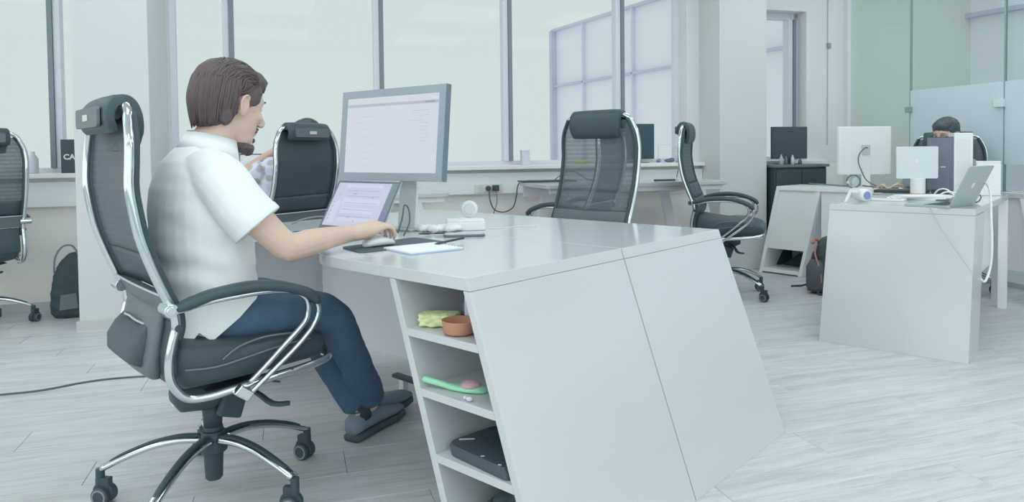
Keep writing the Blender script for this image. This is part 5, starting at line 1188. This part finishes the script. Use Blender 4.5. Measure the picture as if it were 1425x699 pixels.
# ================================================================== LEFT AND RIGHT BACKGROUND EQUIPMENT
def simple_monitor(label, c, rz, W_, H_, zb, m_front, m_back, base_z, stand=True, th=.02, cat='monitor', yoff=0.0, bez=.012, nm='monitor'):
    """local y+ is behind the screen; zb lower edge height above the base"""
    t = thing(nm, label, cat, (c[0], c[1], base_z), rz)
    b_ = BM(); box(b_, -W_/2, W_/2, 0.001, th, zb, zb+H_); obj('housing', b_, m_back, t, bevel=.003)
    b_ = BM(); box(b_, -W_/2+bez, W_/2-bez, -.001, .0008, zb+bez, zb+H_-bez); obj('screen', b_, m_front, t)
    b_ = BM()
    for a in ((-W_/2, W_/2, zb, zb+bez), (-W_/2, W_/2, zb+H_-bez, zb+H_), (-W_/2, -W_/2+bez, zb+bez, zb+H_-bez), (W_/2-bez, W_/2, zb+bez, zb+H_-bez)): box(b_, a[0], a[1], -.0012, .0008, a[2], a[3])
    obj('bezel', b_, m_back if m_back is not M_plastic_w else M_plastic_w, t)
    if stand:
        b_ = BM(); box(b_, -.03, .03, th+.0005, th+.015, .006, zb+H_*.5); obj('stand', b_, m_back, t, bevel=.002)
        b_ = BM(); box(b_, -.09, .09, -.05, .12, .0005, .007); obj('stand_foot', b_, m_back, t, bevel=.002)
    return t
M_dbez = mat('dark_monitor_bezel', col(92, 104, 124), .4)
# screens between the man and the windows (on the woman's desk)
q = room(-2.06, .42)
simple_monitor('monitor with white screen and dark top edge behind the man\'s chin', (q.x, q.y), math.radians(8), .50, .28, .0, emat('pale_screen', raw(198, 208, 216)), mat('teal_bezel', col(70, 98, 116), .4), .79+.004, stand=True, bez=.008)
q = room(-2.27, .40)
simple_monitor('monitor with lilac screen peeking out left of the man\'s neck', (q.x, q.y), math.radians(-2), .36, .28, .17, emat('lilac_screen', raw(184, 190, 206)), M_dbez, .79, bez=.009)
# right: desk C and D
M_cab = mat('black_cabinet', col(54, 72, 78), .5)
bc = thing('cabinet', 'black cabinet under the window right of the column, partly hidden', 'cabinet', (0, 0, 0)); t = bc
b_ = rbox(2.31, 2.86, .055, .38, 0.0, .90); obj('carcass', b_, M_cab, t, bevel=.003)
obj('top_board', rbox(2.295, 2.88, .11, .40, .9005, .925), mat('grey_teal_board', col(92, 112, 116), .4), t, bevel=.002)
for s in (2.32, 2.588): d_ = obj('door', rbox(s, s+.262, .3805, .393, .03, .88), M_cab, t, bevel=.002); obj('handle', rbox(s+.12, s+.14, .3935, .403, .6, .7), M_rubber, d_)
q = room(2.56, .26)
simple_monitor('switched-off black monitor on the black cabinet in front of the right window', (q.x, q.y), WY-.04, .37, .29, .05, M_off, M_black, .925)
for i, (s, h) in enumerate(((2.40, .09), (2.45, .075), (2.52, .085), (2.60, .05))):
    t = thing('bottle', ['clear bottle at the left end of the black cabinet top', 'short glass jar second from the left on the black cabinet', 'slim bottle third from the left on the black cabinet', 'low dark jar rightmost of the row on the black cabinet'][i], 'bottle', tuple(room(s, .35, .9255)), 0, None)
    b_ = BM(); loft(b_, [[V3(r*math.cos(a), r*math.sin(a), z) for a in [2*PI*k/14 for k in range(14)]] for r, z in ((.014, 0), (.016, .004), (.016, h*.65), (.007, h*.85), (.007, h))]); obj('bottle_body', b_, mat('bottle%d' % i, col(*[(150, 166, 172), (84, 100, 108), (176, 190, 196), (70, 84, 92)][i]), .2), t, smooth=True)
def on3(x, y, z=T_): return P3+e3*x+f3*y+V3(0, 0, z)
def on2(x, y, z=T_): return P2+e2*x+f2*y+V3(0, 0, z)
# white monitor seen from the back
q = on3(.62, .20)
wm = thing('monitor', 'white monitor seen from behind with a dark cable plugged in its back', 'monitor', (2.79, 5.66, T_), math.radians(186))
M_wm = mat('white_monitor_back', col(222, 232, 232), .4)
b_ = BM(); box(b_, -.22, .22, 0.0, .035, .105, .485); obj('housing', b_, M_wm, wm, bevel=.006)
b_ = BM(); box(b_, -.21, .21, -.002, -.0005, .115, .475); obj('screen', b_, M_off, wm)
b_ = BM(); box(b_, -.035, .035, .0355, .05, .006, .30); obj('stand', b_, M_wm, wm, bevel=.003); b_ = BM(); box(b_, -.10, .10, -.06, .11, .0005, .0055); obj('stand_foot', b_, M_wm, wm, bevel=.002)
b_ = BM(); box(b_, -.03, .04, .0505, .056, .26, .34); obj('connector_panel', b_, mat('grey_connector', col(186, 196, 198), .4), wm, bevel=.002)
b_ = BM(); tube(b_, [(-.005, .060, .318), (.03, .075, .315), (.075, .08, .27), (.085, .08, .21), (.06, .08, .14), (.02, .09, .06), (-.06, .12, .006)], .004, 8, k=4); obj('monitor_cable', b_, M_cable, wm, smooth=True)
# headphones
hp_ = thing('headphones', 'grey headphones standing on the desk below the white monitor', 'headphones', tuple(on3(.60, .10)+V3(0, 0, .0)), math.radians(-12))
b_ = BM(); tube(b_, [(.05*math.cos(a), .0, .052+.05*math.sin(a)) for a in [2*PI*i/24 for i in range(24)]], .0055, 8, closed=True); obj('headband', b_, mat('grey_headband', col(104, 122, 126), .4), hp_, smooth=True)
b_ = BM(); loft(b_, [ering((.012, y, .048), (.030*r, 0, 0), (0, 0, .036*r), 20) for y, r in ((-.012, .8), (-.008, 1), (.012, 1), (.018, .8))]); obj('ear_cushion', b_, mat('pale_ear_pad', col(172, 190, 192), .6), hp_, smooth=True)
b_ = BM(); loft(b_, [ering((-.042, y, .045), (.012*r, 0, 0), (0, 0, .012*r), 14) for y, r in ((-.012, .8), (-.008, 1), (.008, 1), (.012, .8))]); obj('microphone_joint', b_, M_plastic_w, hp_, smooth=True)
cable('cable', 'thick dark cable running along the back desk behind the headphones', [on3(.05, .45, T_+.008), on3(.2, .33, T_+.010), on3(.35, .28, T_+.008), on3(.52, .20, T_+.008)], .006, mat('teal_cable', col(110, 132, 134), .6))
cable('cable', 'dark cable running from the headphones to the coloured wires', [on3(.66, .12, T_+.02), on3(.72, .14, T_+.012), on3(.80, .16, T_+.006), on3(.90, .2, T_+.006)], .005)
for i, (cc_, nm) in enumerate((((176, 130, 130), 'red'), ((206, 196, 176), 'cream'), ((190, 176, 140), 'yellow'))):
    cable('cable', nm + ' wire in the tangle between the white monitor and the tablet', [on3(.78+.02*i, .02+.03*i, T_+.005), on3(.83, .06+.02*i, T_+.025+.008*i), on3(.89, .05-.01*i, T_+.01), on3(.93, .08+.03*i, T_+.03+.01*i), on3(.94, .2, T_+.005)], .0045, mat(nm+'_wire', col(*cc_), .5))
# tablet computer on a cylindrical foot, seen from behind
im = thing('tablet', 'silver tablet seen from behind on a white cylinder foot', 'tablet', (2.72, 4.78, T_), math.radians(172))
b_ = BM(); prism(b_, rrect(.262, .215, .008, 3, 0, .215), 'y', 0, .010); obj('housing', b_, mat('pale_silver', col(196, 208, 214), .35), im)
b_ = BM(); prism(b_, rrect(.25, .20, .004, 3, 0, .215), 'y', -.0015, -.0004); obj('screen', b_, M_off, im)
b_ = BM(); cyl(b_, (-.0, .022, .0005), (0, .022, .11), .045, .045, 24); obj('foot', b_, M_plastic_w, im, bevel=.003); b_ = BM(); cyl(b_, (0, .022, .0006), (0, .022, .010), .047, .047, 24); obj('foot_ring', b_, mat('orange_foot_ring', col(186, 150, 132), .5), im)
b_ = BM(); ball(b_, (0.0, .0108, .225), (.011, .0012, .011), 2); obj('emblem', b_, mat('pale_emblem', col(212, 220, 214), .3), im)
# dark monitor turned sideways with small writing
dm = thing('monitor', 'dark monitor turned sideways between the tablet and the white tower', 'monitor', (2.90, 4.86, T_), math.radians(-26))
dm.location = (2.905, 4.82, T_); dm.rotation_euler = (0, 0, math.radians(-28))
b_ = BM(); box(b_, -.085, .085, .001, .022, .02, .385); obj('housing', b_, M_black, dm, bevel=.002)
b_ = BM(); box(b_, -.080, .080, -.0012, .0006, .026, .380); obj('screen', b_, mat('dark_slate_screen', col(98, 112, 124), .2), dm)
b_ = BM(); box(b_, -.05, .05, -.03, .06, .0005, .0195); obj('stand', b_, M_black, dm)
b_ = BM(); box(b_, -.07, -.01, -.0018, -.0013, .178, .186); box(b_, .0, .03, -.0018, -.0013, .178, .186); obj('screen_text', b_, emat('white_writing', raw(170, 176, 182)), dm)
tw = thing('computer_tower', 'tall narrow white tower standing right of the dark sideways monitor', 'computer', (3.035, 4.80, T_), math.radians(-20))
b_ = BM(); box(b_, -.055, .055, -.05, .13, .0005, .41); obj('casing', b_, M_plastic_w, tw, bevel=.004); b_ = BM(); box(b_, -.04, .04, -.0515, -.0505, .05, .37); obj('front_panel', b_, mat('white_panel', col(200, 210, 210), .3), tw)
wb = thing('box', 'white box behind the open silver laptop, right of the tower', 'box', (3.10, 4.62, T_), math.radians(-30))
b_ = BM(); box(b_, -.07, .06, -.06, .06, .0005, .215); obj('box_body', b_, M_plastic_w, wb, bevel=.003); b_ = BM(); box(b_, -.071, .061, -.061, .061, .2155, .222); obj('box_lid', b_, M_paper, wb)
kb = thing('laptop', 'dark closed laptop lying behind the tablet foot', 'laptop', (2.74, 5.00, T_), math.radians(-38)); b_ = BM(); box(b_, -.16, .16, -.10, .10, .0005, .012); obj('keyboard_base', b_, M_black, kb, bevel=.002); b_ = BM(); box(b_, -.16, .16, -.10, .10, .0125, .02); obj('lid', b_, M_black, kb, bevel=.002)
# silver laptop
sl = thing('laptop', 'open silver laptop seen from behind on the corner of the right desk', 'laptop', (0, 0, 0))
H0 = V3(2.255, 3.665, T_); exl = V3(.25, .19, 0).normalized(); fyl = V3(-exl.y, exl.x, 0)    # base extends towards fyl (left), lid leans the other way
sl.matrix_world = frame(H0, exl, fyl); tl = math.radians(24)
b_ = BM(); prism(b_, rrect(.315, .225, .012, 4, .1575, .1125), 'z', .0005, .012); obj('keyboard_base', b_, M_alu, sl, bevel=.001)
b_ = BM()
for r_ in range(5):
    for c in range(12): box(b_, .02+c*.023, .02+c*.023+.019, .03+r_*.021, .03+r_*.021+.017, .0121, .0135)
obj('keys', b_, M_black, sl)
def lq(x, d, h): return (x, -d*math.cos(tl)-h*math.sin(tl), .013-d*math.sin(tl)+h*math.cos(tl))
b_ = BM(); pr_ = rrect(.315, .225, .010, 4, .1575, .1125); loft(b_, [[lq(x, 0, h) for x, h in pr_], [lq(x, .006, h) for x, h in pr_]]); ldd = obj('lid', b_, M_alu, sl)
b_ = BM(); pr_ = rrect(.295, .20, .004, 2, .1575, .1125); loft(b_, [[lq(x, -.0003, h) for x, h in pr_], [lq(x, -.001, h) for x, h in pr_]]); obj('screen', b_, M_off, sl)
# emblem: a bitten apple outline built as a thin plate on the lid
ap = []
for i in range(40):
    a = 2*PI*i/40; r = 1.0+.06*math.cos(2*a)-.10*max(0, math.sin(a))**8-.06*max(0, -math.sin(a))**10
    x, y = r*math.cos(a)*.90, r*math.sin(a)
    dd = math.hypot(x-1.12, y-.12)
    if dd < .42: k2 = .42/max(dd, .05); x, y = 1.12+(x-1.12)*k2, .12+(y-.12)*k2
    ap.append((x, y))
Sx = .017
b_ = BM(); loft(b_, [[lq(.1575-x*Sx, .0062+dd_, .115+y*Sx) for x, y in ap] for dd_ in (0, .0007)])
lf = [(.05+.30*math.cos(a)*.55+.12*math.sin(a), 1.36+.30*math.sin(a)) for a in [2*PI*i/12 for i in range(12)]]
loft(b_, [[lq(.1575-x*Sx, .0062+dd_, .115+y*Sx) for x, y in lf] for dd_ in (0, .0007)]); obj('lid_emblem', b_, mat('white_emblem', col(214, 224, 216), .3), sl)
# cables hanging at the laptop
cable('cable', 'thick white cable looping down at the side of the right desk', [on2(.60, .42, T_+.10), on2(.66, .34, T_+.14), on2(.735, .22, T_+.10), on2(.76, .10, T_-.05), on2(.77, .05, T_-.20), on2(.765, .03, T_-.30), on2(.75, -.02, T_-.36), on2(.735, -.05, T_-.345)], .006, M_cable_w)
cable('cable', 'thin grey cable hanging across the end panel of the right desk', [on2(.50, .015, T_+.003), on2(.512, -.016, T_-.012), on2(.56, -.06, T_-.10), on2(.66, -.105, T_-.24), on2(.72, -.13, T_-.325), on2(.738, -.06, T_-.345)], .0022, mat('thin_grey_cable', col(166, 176, 184), .5))
cable('cable', 'dark cable curving on the right desk behind the silver laptop', [on2(.52, .62, T_+.006), on2(.60, .60, T_+.03), on2(.66, .52, T_+.04), on2(.66, .42, T_+.01), on2(.60, .32, T_+.006), on2(.50, .30, T_+.006)], .004)
cable('cable', 'white cable arcing in front of the dark sideways monitor', [on2(.36, .88, T_+.004), on2(.40, .84, T_+.05), on2(.45, .80, T_+.055), on2(.50, .76, T_+.02), on2(.52, .72, T_+.004)], .005, M_cable_w)
cable('cable', 'second white cable curling over the papers by the dark monitor', [on2(.42, .74, T_+.02), on2(.46, .70, T_+.045), on2(.52, .68, T_+.04), on2(.56, .64, T_+.004)], .0045, M_cable_w)
# papers and small devices on desk C
pp = thing('papers', 'loose stack of white papers lying before the tablet foot', 'papers', tuple(on2(.30, .62)), math.radians(-30))
for i in range(4):
    b_ = BM(); a = .15*i; c_, s__ = math.cos(a), math.sin(a); hexa(b_, [(x*c_-y*s__+.02*i, x*s__+y*c_, z) for z in (.0005+.0065*i, .0065+.0065*i) for x, y in ((-.14, -.09), (.14, -.09), (.14, .09), (-.14, .09))]); obj('sheet_stack', b_, M_paper, pp)
sk = thing('adapter', 'small dark adapter lying on the papers beside the silver laptop', 'adapter', tuple(on2(.50, .36)), math.radians(20)); b_ = BM(); prism(b_, rrect(.07, .04, .012, 3), 'z', .0005, .022); obj('adapter_body', b_, mat('slate_plastic', col(92, 108, 118), .4), sk, bevel=.003); b_ = BM(); prism(b_, rrect(.04, .02, .008, 3), 'z', .0222, .024); obj('adapter_top', b_, M_plastic_w, sk)
wc2 = thing('webcam', 'round white camera with blue lens on the left of the right desk', 'camera', (0, 0, 0)); cc = on2(.13, .22); u_ = V3(.9, .2, 0).normalized(); d_ = V3(.2, -.95, 0).normalized(); v_ = V3(0, 0, 1)
b_ = BM(); loft(b_, [ering(cc+V3(0, 0, .041)+d_*q, u_*r, v_*r, 24) for q, r in ((-.09, .024), (-.06, .034), (.0, .039), (.018, .036))]); obj('camera_body', b_, M_plastic_w, wc2, smooth=True)
b_ = BM(); loft(b_, [ering(cc+V3(0, 0, .041)+d_*q, u_*r, v_*r, 24) for q, r in ((.0185, .024), (.022, .022))]); obj('lens', b_, mat('blue_lens', col(128, 146, 186), .2), wc2)
ar = thing('bracket', 'small white angled bracket left of the blue-lens camera', 'bracket', tuple(on2(.06, .16)), math.radians(-20)); b_ = BM(); hexa(b_, [(-.03, -.012, .0005), (-.012, -.012, .0005), (-.012, .012, .0005), (-.03, .012, .0005), (.0, -.012, .075), (.02, -.012, .075), (.02, .012, .075), (.0, .012, .075)]); box(b_, .012, .05, -.012, .012, .058, .075); obj('bracket_body', b_, M_plastic_w, ar, bevel=.003)
bl = thing('envelope', 'pale blue and white packet on the right desk beside the camera', 'packet', tuple(on2(.20, .42)), math.radians(-38)); b_ = BM(); box(b_, -.10, .10, -.05, .05, .0005, .012); obj('packet_body', b_, M_paper, bl, bevel=.002); b_ = BM(); box(b_, -.08, .08, -.035, .035, .0122, .0128); obj('blue_print', b_, mat('pale_blue_print', col(178, 194, 214), .6), bl)
# cord with clip on the white wall left of the glass
cw = thing('cord', 'thin grey cord with a clip hanging on the white wall left of the partition', 'cord', (0, 0, 0)); b_ = BM(); tube(b_, [room(3.20, .008, CEIL-.02), room(3.20, .008, 1.1)], .004, 6); obj('cord_line', b_, mat('grey_cord', col(160, 168, 172), .6), cw)
b_ = rbox(3.19, 3.23, .004, .022, 2.03, 2.08); obj('clip', b_, mat('clip_grey', col(138, 144, 150), .5), cw, bevel=.003)

bpy.data.scenes.remove(TS)
